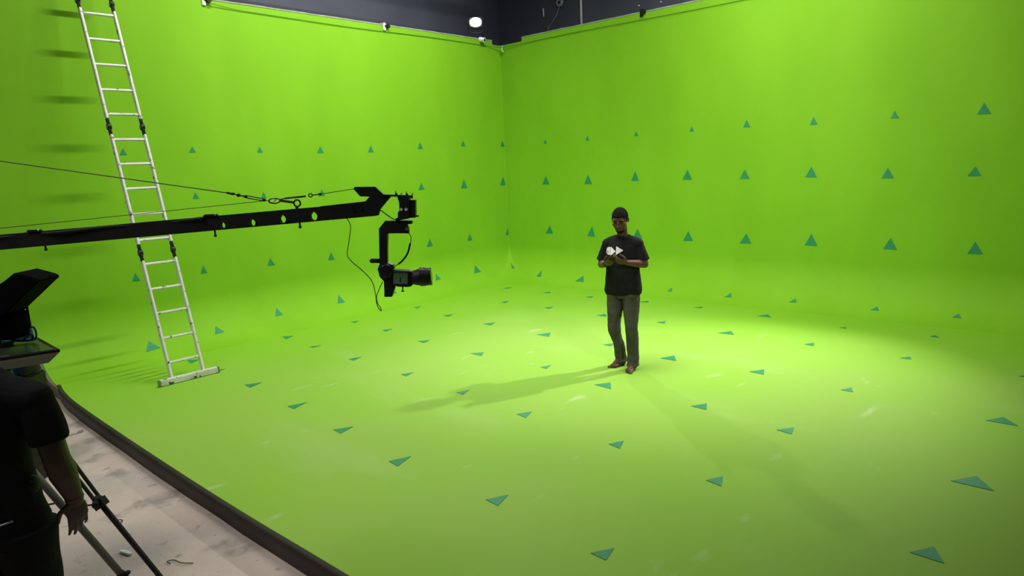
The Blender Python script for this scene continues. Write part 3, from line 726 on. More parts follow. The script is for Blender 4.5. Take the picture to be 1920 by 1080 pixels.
# ------------------------------------------------------------------ video camera on the crane head
vcam = thing('video_camera', 'black video camera with fat lens and small side screen hanging under crane', 'camera')
vcam.location = J0; vcam.rotation_euler = JM.to_euler()
bm = bmesh.new(); prism(bm, C['cambody'], -0.038, 0.045); bmesh.ops.bevel(bm, geom=bm.edges[:], offset=0.005, segments=2, affect='EDGES'); body = from_bm('camera_body', bm, BLACKP, vcam)
bm = bmesh.new(); prism(bm, [(0.024, 1.603), (0.134, 1.596), (0.129, 1.506), (0.020, 1.510)], -0.05, -0.040); bmesh.ops.bevel(bm, geom=bm.edges[:], offset=0.003, segments=1, affect='EDGES'); sf = from_bm('side_screen', bm, BLACKP, vcam)
bm = bmesh.new(); prism(bm, C['screen'], -0.0515, -0.0502)
SCR = new_mat('live_view_screen', (0.02, 0.05, 0.02), 0.3)
nt = SCR.node_tree; tc = nt.nodes.new('ShaderNodeTexCoord'); sx = nt.nodes.new('ShaderNodeSeparateXYZ'); nt.links.new(tc.outputs['Object'], sx.inputs[0])
rp = nt.nodes.new('ShaderNodeValToRGB'); mr = nt.nodes.new('ShaderNodeMapRange'); mr.inputs[1].default_value = 1.515; mr.inputs[2].default_value = 1.594; nt.links.new(sx.outputs[2], mr.inputs[0]); nt.links.new(mr.outputs[0], rp.inputs[0])
rp.color_ramp.elements[0].color = (0.10, 0.13, 0.16, 1); rp.color_ramp.elements[1].color = (0.045, 0.10, 0.03, 1); e = rp.color_ramp.elements.new(0.35); e.color = (0.07, 0.16, 0.06, 1)
b = nt.nodes['Principled BSDF']; nt.links.new(rp.outputs[0], b.inputs['Emission Color']); b.inputs['Emission Strength'].default_value = 0.22
from_bm('screen_image', bm, SCR, sf)
bm = bmesh.new(); prism(bm, [(0.073, 1.563), (0.078, 1.565), (0.080, 1.548), (0.078, 1.528), (0.074, 1.528), (0.072, 1.546)], -0.0522, -0.0514); from_bm('screen_figure', bm, BLACKP, sf)
bm = bmesh.new(); ln = C['lens']; lr = [0.044, 0.047, 0.054, 0.061, 0.060, 0.057]
ax = Vector((1, 0.05, 0.02)).normalized()
tube(bm, [c3(p, 0.003) for p in ln], lr, 26); lens = from_bm('lens', bm, BLACKP, vcam, False)
for q, r in ((0.20, 0.0635), (0.218, 0.0625), (0.262, 0.0595)):
    bm = bmesh.new(); tube(bm, [(q, 0.003, 1.5495), (q + 0.009, 0.003, 1.5499)], r, 26); from_bm('lens_ring', bm, BLACKG, lens)
bm = bmesh.new(); tube(bm, [(0.2723, 0.003, 1.5512), (0.274, 0.003, 1.5513)], 0.048, 26); from_bm('lens_glass', bm, SCREEN_OFF, lens)
bm = bmesh.new(); tube(bm, [c3(C['screw'][0]), c3(C['screw'][1])], 0.004, 8); tube(bm, [(0.0779, 0, 1.466), (0.0774, 0, 1.4585)], [0.006, 0.012], 12); from_bm('mount_screw', bm, BLACKP, vcam)

# ------------------------------------------------------------------ people
def hand(bm, w, d, n, t, curl=(0.3, 0.5, 0.5), sc=1.0, thumb=0.8, spread=1.0, thumb_in=0.4):
    """w wrist, d finger direction, n palm normal, t direction of the thumb side"""
    w = Vector(w); d = Vector(d).normalized(); n = Vector(n); n = (n - d * n.dot(d)).normalized(); t = Vector(t); t = (t - d * t.dot(d) - n * t.dot(n)).normalized()
    rot = Matrix((t, n, d)).transposed()
    ball(bm, w + d * 0.05 * sc, (0.042 * sc, 0.017 * sc, 0.055 * sc), rot)
    ball(bm, w + d * 0.07 * sc, (0.043 * sc, 0.014 * sc, 0.03 * sc), rot)
    for i in range(4):
        off = (0.031 - 0.0205 * i) * spread
        p = w + d * (0.088 - 0.004 * abs(i - 1)) * sc + t * off * sc; ang = 0.0
        lens_ = [0.046, 0.029, 0.023]; k = (0.94, 1.05, 0.98, 0.78)[i]
        r = (0.0088, 0.009, 0.0087, 0.0076)[i] * sc
        for j in range(3):
            ang += curl[j] * (1 + 0.12 * (i - 1.5))
            q = p + (d * math.cos(ang) + n * math.sin(ang) + t * off * 0.8 * (1 - j * .3)).normalized() * lens_[j] * k * sc
            capsule(bm, p, q, r, r * 0.9, 8); p = q; r *= 0.9
    b = w + d * 0.022 * sc + t * 0.028 * sc
    td = (d * 0.62 + t * thumb + n * thumb_in).normalized(); q = b + td * 0.045 * sc
    capsule(bm, b, q, 0.014 * sc, 0.0108 * sc, 8)
    td = (d * 0.9 + t * thumb * 0.25 + n * thumb_in).normalized(); q2 = q + td * 0.034 * sc; capsule(bm, q, q2, 0.0105 * sc, 0.0095 * sc, 8)
    td = (d * 1.0 + n * thumb_in * 1.3).normalized(); capsule(bm, q2, q2 + td * 0.025 * sc, 0.0095 * sc, 0.0078 * sc, 8)

def head_shapes(bm, M, k=1.0):
    """head in its own frame (y forward, z up, origin at the skull centre)"""
    t = bmesh.new()
    ball(t, (0, -0.008, 0.025), (0.077, 0.096, 0.100), n=20)
    ball(t, (0, 0.036, -0.035), (0.062, 0.062, 0.078), n=18)
    ball(t, (0, 0.056, -0.082), (0.042, 0.040, 0.036), n=16)
    for s in (-1, 1):
        ball(t, (s * 0.042, 0.058, -0.020), (0.026, 0.026, 0.026))
        ball(t, (s * 0.031, 0.074, 0.032), (0.026, 0.014, 0.012))
        ball(t, (s * 0.031, 0.077, 0.010), (0.015, 0.013, 0.009))
        ball(t, (s * 0.077, -0.006, 0.000), (0.010, 0.020, 0.032), Matrix.Rotation(s * 0.35, 3, 'Z'))
        ball(t, (s * 0.016, 0.098, -0.030), (0.011, 0.012, 0.010))
    limb(t, [(0, 0.088, 0.018), (0, 0.103, -0.010), (0, 0.109, -0.028)], [0.009, 0.011, 0.014], 10)
    ball(t, (0, 0.093, -0.056), (0.027, 0.011, 0.008)); ball(t, (0, 0.091, -0.069), (0.024, 0.011, 0.008))
    t.transform(M); me = bpy.data.meshes.new('t'); t.to_mesh(me); t.free(); bm.from_mesh(me); bpy.data.meshes.remove(me)

def hair_mesh(M):
    t = bmesh.new(); ball(t, (0, -0.010, 0.026), (0.0795, 0.0985, 0.1035), n=44)
    bad = [v for v in t.verts if v.co.z < -0.045 + (v.co.y + 0.10) / 0.2 * 0.118 - (0.02 if abs(v.co.x) > .068 and v.co.y > 0 else 0)]
    bmesh.ops.delete(t, geom=bad, context='VERTS')
    g = bmesh.ops.extrude_face_region(t, geom=t.faces[:])
    for v in [e for e in g['geom'] if isinstance(e, bmesh.types.BMVert)]: v.co = Vector((0, -0.012, 0.028)) + (v.co - Vector((0, -0.012, 0.028))) * 0.94
    t.transform(M); return t

# --- the man on the stage (local frame: x to his right, y forward)
man = thing('person', 'barefoot person in black printed t-shirt and grey jeans looking down at phone', 'person', (-4.345, -5.64, 0), R2D(102.6))
def Lx(x, y, z): return Vector((-x, y, z))                       # x counted towards his left hand
HP = Lx(0, -0.012, 1.49)
HM = Matrix.Translation(Lx(-0.004, 0.047, 1.638)) @ Matrix.Rotation(R2D(6), 4, 'Z') @ Matrix.Rotation(R2D(-26), 4, 'X') @ Matrix.Diagonal((1.08, 1.03, 1.03, 1))
bm = bmesh.new(); head_shapes(bm, HM)
limb(bm, [Lx(0, -0.015, 1.40), Lx(0, 0.0, 1.50), Lx(0, 0.022, 1.58)], [0.06, 0.056, 0.056])
loft(bm, [(Lx(0, 0, 0.86), (0.14, 0, 0), (0, 0.095, 0)), (Lx(0, 0, 1.15), (0.14, 0, 0), (0, 0.095, 0)), (Lx(0, -0.005, 1.34), (0.155, 0, 0), (0, 0.09, 0)), (Lx(0, -0.01, 1.43), (0.13, 0, 0), (0, 0.065, 0))])
LS, LE, LWr = Lx(0.165, -0.01, 1.388), Lx(0.240, -0.005, 1.165), Lx(0.115, 0.195, 1.205)
RS, RE, RWr = Lx(-0.165, -0.01, 1.388), Lx(-0.250, -0.01, 1.150), Lx(-0.108, 0.195, 1.185)
for S, E_, W_ in ((LS, LE, LWr), (RS, RE, RWr)):
    limb(bm, [S, S.lerp(E_, 0.5), E_], [0.044, 0.046, 0.042]); limb(bm, [E_, E_.lerp(W_, 0.35), W_], [0.042, 0.043, 0.027])
    capsule(bm, Lx(0, -0.01, 1.385), S, 0.05, 0.042)
hand(bm, LWr, Lx(-0.62, 0.72, 0.22), Lx(-0.55, -0.30, 0.75), Lx(0.1, -0.1, 1.0), (0.45, 0.75, 0.55), 1.0, 0.55)
hand(bm, RWr, Lx(0.60, 0.72, 0.24), Lx(0.45, -0.35, 0.80), Lx(-0.1, -0.1, 1.0), (0.40, 0.70, 0.55), 1.0, 0.55)
feet = ((Lx(0.10, 0.055, 0), 0.0, Lx(0.10, 0.03, 0.48), Lx(0.088, 0.0, 0.88)), (Lx(-0.10, -0.06, 0), R2D(20), Lx(-0.105, 0.0, 0.47), Lx(-0.088, 0.0, 0.88)))
for fc, ry, knee, hip in feet:
    fd = Vector((math.sin(ry), math.cos(ry), 0)); fs = Vector((fd.y, -fd.x, 0)); sgn = 1 if fc.x > 0 else -1
    ank = fc - fd * 0.065 + Vector((0, 0, 0.085))
    limb(bm, [hip, knee, ank], [0.075, 0.052, 0.036])
    rot = Matrix((fs, fd, Vector((0, 0, 1)))).transposed()
    ball(bm, fc - fd * 0.085 + Vector((0, 0, 0.032)), (0.033, 0.042, 0.033), rot)
    limb(bm, [ank + fd * 0.01, fc + fd * 0.03 + Vector((0, 0, 0.045)), fc + fd * 0.085 + Vector((0, 0, 0.024))], [0.038, 0.032, 0.022])
    ball(bm, fc + fd * 0.055 + Vector((0, 0, 0.022)), (0.047, 0.055, 0.022), rot); ball(bm, fc - fd * 0.01 + Vector((0, 0, 0.026)), (0.037, 0.075, 0.026), rot)
    for k in range(5):
        o_ = (-0.034 + 0.0175 * k) * sgn * -1
        ln_ = (0.034, 0.036, 0.030, 0.024, 0.016)[k]; r_ = (0.0135, 0.0098, 0.009, 0.0085, 0.008)[k]
        a_ = fc + fd * (0.085 - 0.006 * k) + fs * o_ + Vector((0, 0, 0.014)); capsule(bm, a_, a_ + fd * ln_ + Vector((0, 0, -0.004)), r_, r_ * 0.9, 8)
man_body = link('body', fuse(bm, 0.0055, 2), SKIN, man, True)
hb = hair_mesh(HM); link_h = from_bm('hair', hb, HAIR, man, True); link_h['label'] = 'very short black hair'
for s in (-1, 1):
    bm = bmesh.new(); ball(bm, (s * 0.031, 0.0865, 0.034), (0.022, 0.006, 0.006)); bm.transform(HM); from_bm('eyebrow', bm, HAIR, man, True)
    bm = bmesh.new(); ball(bm, (s * 0.031, 0.0885, 0.010), (0.011, 0.004, 0.003)); bm.transform(HM); from_bm('eye', bm, EYE, man, True)
bm = bmesh.new(); ball(bm, (0, 0.055, -0.082), (0.0445, 0.043, 0.039), n=24)
bmesh.ops.delete(bm, geom=[v for v in bm.verts if v.co.z > -0.082], context='VERTS'); bm.transform(HM)
bd = from_bm('beard', bm, HAIR, man, True); bd['label'] = 'short dark chin beard'
# shirt
bm = bmesh.new()
loft(bm, [(Lx(0.0, -0.005, 0.835), (0.196, 0, 0), (0, 0.138, 0)), (Lx(0.0, 0, 0.88), (0.206, 0, 0), (0, 0.146, 0)), (Lx(0.0, 0, 0.97), (0.194, 0, 0), (0, 0.140, 0)), (Lx(0, 0.005, 1.10), (0.186, 0, 0), (0, 0.134, 0)),
          (Lx(0, 0.0, 1.25), (0.190, 0, 0), (0, 0.130, 0)), (Lx(0, -0.005, 1.35), (0.186, 0, 0), (0, 0.118, 0)), (Lx(0, -0.01, 1.415), (0.155, 0, 0), (0, 0.094, 0)), (Lx(0, -0.01, 1.452), (0.100, 0, 0), (0, 0.078, 0)), (Lx(0, -0.008, 1.466), (0.080, 0, 0), (0, 0.070, 0))], 32)
for S, E_, s in ((LS, LE, 1), (RS, RE, -1)):
    end = S.lerp(E_, 0.80); d = (end - S).normalized()
    limb(bm, [Lx(s * 0.05, -0.01, 1.395), S + Vector((0, 0, -0.014))], [0.082, 0.068]); x_, y_ = perp(d)
    loft(bm, [(S + d * 0.02, x_ * 0.058, y_ * 0.060), (S + d * 0.09, x_ * 0.062, y_ * 0.064), (end, x_ * 0.065, y_ * 0.068), (end + d * 0.012, x_ * 0.060, y_ * 0.062)], 20)
me = fuse(bm, 0.0065, 5); wrinkle(me, 0.010, (7, 7, 5), 2.0); wrinkle(me, 0.005, (16, 16, 11), 5.0)
shirt = link('t_shirt', me, SHIRT, man, True)
bm = bmesh.new(); tube(bm, [Lx(0.080 * math.cos(a), -0.004 + 0.075 * math.sin(a), 1.468 - 0.022 * max(0, math.sin(a))) for a in [2 * math.pi * k / 28 for k in range(29)]], 0.0065, 8)
from_bm('collar', bm, SHIRT, shirt, True)
bvh = BVHTree.FromPolygons([v.co for v in me.vertices], [tuple(p.vertices) for p in me.polygons])
def print_patch(poly, mat, off, name='shirt_print'):
    t = bmesh.new(); vs = [t.verts.new((-x, 0.5, z)) for x, z in poly]; t.faces.new(vs); bmesh.ops.triangulate(t, faces=t.faces[:])
    for _ in range(3): bmesh.ops.subdivide_edges(t, edges=t.edges[:], cuts=1, use_grid_fill=True)
    for v in t.verts:
        h, nn, _, _ = bvh.ray_cast(Vector((v.co.x, 0.6, v.co.z)), Vector((0, -1, 0)))
        if h is not None: v.co = Vector((v.co.x, h.y + off, v.co.z))
    g = bmesh.ops.extrude_face_region(t, geom=t.faces[:])
    for v in [e for e in g['geom'] if isinstance(e, bmesh.types.BMVert)]: v.co.y += 0.0012
    return from_bm(name, t, mat, shirt)
# (x grows towards his left hand = to the right in the picture)
print_patch([(-0.100, 1.270), (-0.138, 1.272), (-0.156, 1.290), (-0.159, 1.318), (-0.150, 1.340), (-0.136, 1.345), (-0.126, 1.349), (-0.112, 1.354), (-0.100, 1.350)], PRINT, 0.003)
print_patch([(-0.096, 1.270), (-0.096, 1.352), (-0.085, 1.352), (-0.034, 1.312), (-0.034, 1.306), (-0.080, 1.270)], PRINT, 0.003)
print_patch([(-0.028, 1.276), (-0.028, 1.362), (-0.018, 1.359), (0.048, 1.326), (0.048, 1.317), (-0.018, 1.279)], PRINT, 0.003)
print_patch([(-0.133, 1.288), (-0.141, 1.303), (-0.133, 1.318), (-0.124, 1.303)], PRINT_R, 0.0062, 'print_diamond')
# jeans
bm = bmesh.new()
loft(bm, [(Lx(0, 0, 0.80), (0.165, 0, 0), (0, 0.112, 0)), (Lx(0, 0, 0.90), (0.172, 0, 0), (0, 0.118, 0)), (Lx(0, 0, 0.98), (0.160, 0, 0), (0, 0.108, 0))], 28)
for fc, ry, knee, hip in feet:
    fd = Vector((math.sin(ry), math.cos(ry), 0)); ank = fc - fd * 0.058
    sx = 1 if hip.x > 0 else -1
    X = Vector((1, 0, 0)); Y = Vector((0, 1, 0))
    mid_ = (hip.lerp(knee, 0.5))
    loft(bm, [(Vector((hip.x, hip.y, 0.86)), X * 0.092, Y * 0.112), (Vector((mid_.x, mid_.y, 0.70)), X * 0.090, Y * 0.100), (Vector((knee.x, knee.y + 0.012, 0.50)), X * 0.068, Y * 0.080),
              (Vector((knee.x, knee.y, 0.42)), X * 0.064, Y * 0.076), (Vector((ank.x, ank.y, 0.22)).lerp(Vector((knee.x, knee.y, 0.22)), 0.35), X * 0.062, Y * 0.074), (Vector((ank.x, ank.y, 0.09)), X * 0.064, Y * 0.080), (Vector((ank.x, ank.y + 0.004, 0.045)), X * 0.070, Y * 0.086)], 24)
me = fuse(bm, 0.0065, 3); wrinkle(me, 0.012, (8, 8, 6), 1.0); wrinkle(me, 0.0045, (10, 10, 20), 4.0)
link('jeans', me, JEANS, man, True)
# phone in his hands and a dark band on the right wrist
bm = bmesh.new(); c = RWr.lerp(RE, 0.06); d = (RE - RWr).normalized(); tube(bm, [c - d * 0.012, c + d * 0.012], 0.034, 16); from_bm('wristband', bm, BLACKR, man)
ph = thing('phone', 'dark smartphone held in both hands of the barefoot person', 'phone')
ph.location = man.matrix_world @ Vector((0, 0, 0))
PM = Matrix.Translation(Vector((-4.345, -5.64, 0))) @ Matrix.Rotation(R2D(102.6), 4, 'Z')
ph.location = PM @ Lx(-0.005, 0.305, 1.262); ph.rotation_euler = (R2D(20), 0, R2D(102.6))
bm = bmesh.new(); box(bm, (0, 0, 0), (0.074, 0.150, 0.009)); bmesh.ops.bevel(bm, geom=bm.edges[:], offset=0.003, segments=2, affect='EDGES'); from_bm('phone_body', bm, PHONE, ph)
bm = bmesh.new(); box(bm, (0, 0, 0.0048), (0.068, 0.142, 0.0008)); from_bm('phone_screen', bm, PHONE, ph)

# --- the crew member in black at the left (local frame: x to his right, y forward)
OPZ = math.atan2(-0.7368, 0.6761)
op = thing('person', 'person in black seen from behind with right arm hanging by tripod', 'person', (-10.018, -5.977, -0.13), OPZ)
def O(x, z, y=0.0): return Vector((x, y, z + 0.13))
bm = bmesh.new()
OHM = Matrix.Translation(O(-0.115, 1.69, 0.10)) @ Matrix.Rotation(R2D(18), 4, 'Y').inverted() @ Matrix.Rotation(R2D(-20), 4, 'X')
head_shapes(bm, OHM)
limb(bm, [O(0.0, 1.38, 0.0), O(-0.06, 1.53, 0.04), O(-0.10, 1.63, 0.08)], [0.08, 0.062, 0.06])
OS, OE, OW = O(0.258, 1.335), O(0.310, 1.030, 0.0), O(0.328, 0.818, 0.05)
limb(bm, [OS, OS.lerp(OE, 0.5), OE], [0.050, 0.058, 0.055]); limb(bm, [OE, OE.lerp(OW, 0.35), OW], [0.056, 0.058, 0.036])
capsule(bm, O(0.02, 1.32), OS, 0.06, 0.05)
hand(bm, OW, Vector((-0.06, 0.10, -1.0)), Vector((-0.75, 0.65, -0.1)), Vector((-0.75, -0.55, -0.1)), (0.22, 0.32, 0.30), 1.12, 0.6)
OS2, OE2, OW2 = O(-0.25, 1.33), O(-0.33, 1.06, 0.06), O(-0.20, 1.03, 0.30)
limb(bm, [OS2, OS2.lerp(OE2, 0.5), OE2], [0.050, 0.058, 0.052]); limb(bm, [OE2, OE2.lerp(OW2, 0.35), OW2], [0.052, 0.054, 0.033])
capsule(bm, O(-0.02, 1.32), OS2, 0.06, 0.05)
hand(bm, OW2, Vector((0.45, 0.85, 0.1)), Vector((0.2, 0.1, -1.0)), Vector((1.0, -0.3, 0)), (0.25, 0.35, 0.3), 1.05, 0.5)
loft(bm, [(O(0, 0.80), (0.15, 0, 0), (0, 0.10, 0)), (O(0.01, 1.30), (0.16, 0, 0), (0, 0.10, 0)), (O(0.0, 1.40), (0.10, 0, 0), (0, 0.07, 0))])
for s in (-1, 1):
    limb(bm, [O(s * 0.10, 0.78), O(s * 0.12, 0.36, 0.02), O(s * 0.13, -0.03, -0.02)], [0.085, 0.06, 0.042])
    ball(bm, O(s * 0.135, -0.095, 0.05), (0.045, 0.13, 0.034)); limb(bm, [O(s * 0.13, -0.02, -0.02), O(s * 0.133, -0.09, -0.03)], [0.042, 0.036])
link('body', fuse(bm, 0.0055, 2), SKIN_OP, op, True)
from_bm('hair', hair_mesh(OHM), HAIR, op, True)
bm = bmesh.new()
loft(bm, [(O(0.015, 0.76, 0.0), (0.185, 0, 0), (0, 0.140, 0)), (O(0.012, 0.90), (0.180, 0, 0), (0, 0.138, 0)), (O(0.008, 1.02), (0.168, 0, 0), (0, 0.130, 0)), (O(0.008, 1.15), (0.180, 0, 0), (0, 0.132, 0)), (O(0.012, 1.28), (0.212, 0, 0), (0, 0.132, 0)),
          (O(0.01, 1.37), (0.215, 0, 0), (0, 0.115, 0)), (O(0.0, 1.425), (0.16, 0, 0), (0, 0.095, 0)), (O(-0.02, 1.47), (0.10, 0, 0), (0, 0.085, 0)), (O(-0.03, 1.495), (0.085, 0, 0), (0, 0.078, 0))], 32)
for S, E_, s in ((OS, OE, 1), (OS2, OE2, -1)):
    d = (E_ - S).normalized(); end = S + d * 0.205; x_, y_ = perp(d)
    limb(bm, [O(s * 0.08, 1.35), S + Vector((0, 0, -0.012))], [0.092, 0.080])
    loft(bm, [(S - d * 0.03, x_ * 0.070, y_ * 0.070), (S + d * 0.07, x_ * 0.078, y_ * 0.080), (end, x_ * 0.078, y_ * 0.080), (end + d * 0.012, x_ * 0.072, y_ * 0.074)], 20)
me = fuse(bm, 0.007, 3); wrinkle(me, 0.010, (6, 6, 5), 7.0); wrinkle(me, 0.004, (15, 15, 11), 3.0)
oshirt = link('t_shirt', me, SHIRT_OP, op, True)
bm = bmesh.new()
loft(bm, [(O(0.01, 0.66), (0.205, 0, 0), (0, 0.155, 0)), (O(0.01, 0.76), (0.212, 0, 0), (0, 0.152, 0)), (O(0.01, 0.84), (0.195, 0, 0), (0, 0.142, 0))], 28)
for s in (-1, 1):
    X = Vector((1, 0, 0)); Y = Vector((0, 1, 0))
    loft(bm, [(O(s * 0.112, 0.72), X * 0.125, Y * 0.140), (O(s * 0.114, 0.55), X * 0.112, Y * 0.122), (O(s * 0.118, 0.36, 0.02), X * 0.092, Y * 0.098), (O(s * 0.128, 0.10), X * 0.080, Y * 0.085), (O(s * 0.132, -0.08, -0.02), X * 0.078, Y * 0.085)], 24)
me = fuse(bm, 0.008, 3); wrinkle(me, 0.010, (7, 7, 6), 11.0)
trou = link('trousers', me, SHIRT_OP, op, True)
# pale zipped edge of the hip pocket, a bunched cuff band and the hip pouch
bvt = BVHTree.FromPolygons([v.co for v in oshirt.data.vertices] + [v.co for v in me.vertices], [tuple(p.vertices) for p in oshirt.data.polygons] + [tuple(i + len(oshirt.data.vertices) for i in p.vertices) for p in me.polygons])
pts = []
for k in range(15):
    x = -0.06 + 0.205 * k / 14; z = 0.765 + 0.034 * k / 14
    h, nn, _, _ = bvt.ray_cast(O(x, z, -0.8), Vector((0, 1, 0)))
    pts.append(Vector((x, (h.y if h is not None else -0.14) - 0.003, z + 0.13)))
bm = bmesh.new(); tube(bm, pts, 0.0045, 6); zp = from_bm('pocket_zip', bm, GREYM, trou, True); zp['label'] = 'pale metal zip on the back pocket'
bm = bmesh.new(); ball(bm, pts[-1], (0.006, 0.004, 0.006)); from_bm('zip_puller', bm, GREYM, trou, True)
bm = bmesh.new(); ball(bm, O(0.198, 0.955, -0.02), (0.018, 0.024, 0.018)); ball(bm, O(0.185, 0.92, 0.0), (0.02, 0.04, 0.045)); from_bm('belt_pouch', bm, BLACKR, op, True)
bm = bmesh.new(); d = (OE - OW).normalized(); c = OW + d * 0.012; tube(bm, [c - d * 0.009, c + d * 0.009], 0.0395, 16); from_bm('wristband', bm, new_mat('red_brown_band', (0.10, 0.03, 0.02), 0.6), op, True)

# ------------------------------------------------------------------ monitor tripod, tilted screen, hooded monitor
tp = thing('tripod', 'black twin-tube tripod standing on the concrete in front of the crew member', 'tripod', (-9.74, -5.02, -0.13))
tb = Vector((-9.74, -5.02, -0.13))
def tpart(name, bm, mat=BLACKP, parent=tp, smooth=False): bm.transform(Matrix.Translation(-tb)); return from_bm(name, bm, mat, parent, smooth)
apex = Vector((-9.745, -5.055, 1.215))
bm = bmesh.new(); tube(bm, [apex + Vector((0, 0, -0.16)), apex + Vector((0, 0, 0.03))], [0.05, 0.05], 18); tube(bm, [apex + Vector((0, 0, 0.03)), apex + Vector((0, 0, 0.053))], 0.075, 18); tpart('tripod_head', bm)
legs = [Vector((-9.244, -5.758, -0.128)), Vector((-10.02, -4.33, -0.128)), Vector((-10.36, -5.22, -0.128))]
for k, ft in enumerate(legs):
    d = (ft - apex).normalized(); sd = d.cross(Vector((0, 0, 1))).normalized()
    if k == 0: knee_p = Vector((-9.475, -5.470, 0.457)); a0 = apex
    else: knee_p = apex.lerp(ft, 0.58); a0 = apex
    bm = bmesh.new()
    for s in (-1, 1): tube(bm, [a0 + sd * s * 0.03, knee_p + sd * s * 0.019], 0.0105, 10)
    up = tpart('upper_leg', bm)
    bm = bmesh.new(); dd = (knee_p - a0).normalized(); box(bm, knee_p, (0.075, 0.04, 0.05), dd.to_track_quat('Z', 'X').to_matrix())
    ball(bm, knee_p + sd * 0.035 + Vector((0, 0, 0.008)), (0.022, 0.018, 0.024)); ball(bm, knee_p - dd * 0.02, (0.03, 0.03, 0.03)); tpart('leg_clamp', bm, BLACKR)
    bm = bmesh.new(); tube(bm, [knee_p, ft], [0.0165, 0.0145], 12); lo = tpart('lower_leg', bm)
    bm = bmesh.new(); ball(bm, ft + Vector((0, 0, 0.012)), (0.024, 0.024, 0.014)); tube(bm, [ft + (knee_p - ft) * 0.20 + sd * 0.018, ft + (knee_p - ft) * 0.23 + sd * 0.03 + Vector((0, 0, 0.035))], 0.006, 6); bm.transform(Matrix.Translation(-tb)); from_bm('leg_foot', bm, BLACKR, lo)
    hub = Vector((-9.745, -5.035, 0.42)); bm = bmesh.new()
    seg = [knee_p + (hub - knee_p) * q + Vector((0, 0, -0.012 * math.sin(q * 9))) for q in (0, 0.15, 0.3, 0.5, 0.75, 1.0)]
    tube(bm, seg, [0.007, 0.005, 0.009, 0.005, 0.006, 0.008], 8); tpart('spreader', bm)
bm = bmesh.new(); tube(bm, [apex + Vector((0, 0, -0.12)), Vector((-9.745, -5.035, 0.40))], 0.016, 12); tpart('centre_column', bm)

pole = thing('support_pole', 'thick grey tube slanting down behind the hanging hand of the crew member', 'pole', (-9.36, -5.93, -0.13))
pb = Vector((-9.36, -5.93, -0.13)); p1 = Vector((-9.907, -5.640, 1.068)); p2 = Vector((-9.515, -5.819, 0.160)); p3 = p2 + (p2 - p1) * (0.288 / 0.908)
pb = Vector((p3.x, p3.y, -0.13)); pole.location = pb
bm = bmesh.new(); tube(bm, [p1 - pb, p2 - pb], [0.0185, 0.0185], 14); from_bm('upper_tube', bm, new_mat('dull_grey_tube', (0.13, 0.125, 0.11), 0.5, 0.2), pole, True)
bm = bmesh.new(); tube(bm, [p2 - pb, p3 - pb + Vector((0, 0, 0.01))], [0.015, 0.015], 14); from_bm('lower_tube', bm, BLACKP, pole, True)
bm = bmesh.new(); tube(bm, [p2 - pb - (p2 - p1) * 0.02, p2 - pb + (p2 - p1) * 0.03], 0.022, 14); ball(bm, p2 - pb + Vector((0.022, -0.012, 0.014)), (0.016, 0.016, 0.012)); from_bm('tube_collar', bm, BLACKR, pole)
bm = bmesh.new(); ball(bm, p3 - pb + Vector((0, 0, 0.014)), (0.024, 0.024, 0.014)); from_bm('tube_foot', bm, BLACKR, pole)

# wide flat screen lying on the tripod
tray = thing('flat_monitor', 'wide dark screen in pale grey casing lying flat on the tripod', 'monitor')
fr = Vector((-9.512, -5.306, 1.345)); bk = Vector((-9.496, -4.804, 1.345)); fl_dir = (Vector((-9.775, -5.240, 1.345)) - fr).normalized()
def q4(a, b, c, d, z0, z1, ins=0.0):
    bm = bmesh.new(); P = [Vector(v) for v in (a, b, c, d)]; ce = sum(P, Vector()) / 4
    lo = [bm.verts.new(Vector((v.x, v.y, z0)) + (ce - v).normalized() * ins) for v in P]; hi = [bm.verts.new(Vector((v.x, v.y, z1))) for v in P]
    bm.faces.new(lo); bm.faces.new(list(reversed(hi)))
    for k in range(4): bm.faces.new((lo[k], lo[(k + 1) % 4], hi[(k + 1) % 4], hi[k]))
    return bm
fl = fr + fl_dir * 0.62; bl = bk + fl_dir * 0.62
tray.location = (fr + fl + bk + bl) / 4 - Vector((0, 0, 0.075))
def y_part(name, bm, mat, parent=tray): bm.transform(Matrix.Translation(-tray.location)); return from_bm(name, bm, mat, parent)
cas = y_part('casing', q4(fr, bk, bl, fl, 1.270, 1.331, 0.075), noise_mat('grey_casing', (0.22, 0.22, 0.20), (0.18, 0.18, 0.165), 5, 0.5))
bz = y_part('bezel', q4(fr, bk, bl, fl, 1.331, 1.345), BLACKR)
ins = lambda v: v + ((fr + bk + fl + bl) / 4 - v) * 0.075
y_part('screen_glass', q4(ins(fr), ins(bk), ins(bl), ins(fl), 1.3455, 1.3475), new_mat('matt_screen', (0.02, 0.03, 0.018), 0.28, spec=0.6))
bm = bmesh.new(); mm = fr.lerp(fl, 0.42); box(bm, (mm.x + 0.012, mm.y + 0.02, 1.348), (0.045, 0.02, 0.004), Matrix.Rotation(math.atan2(fl_dir.y, fl_dir.x), 3, 'Z')); y_part('button_panel', bm, GREYM, bz)
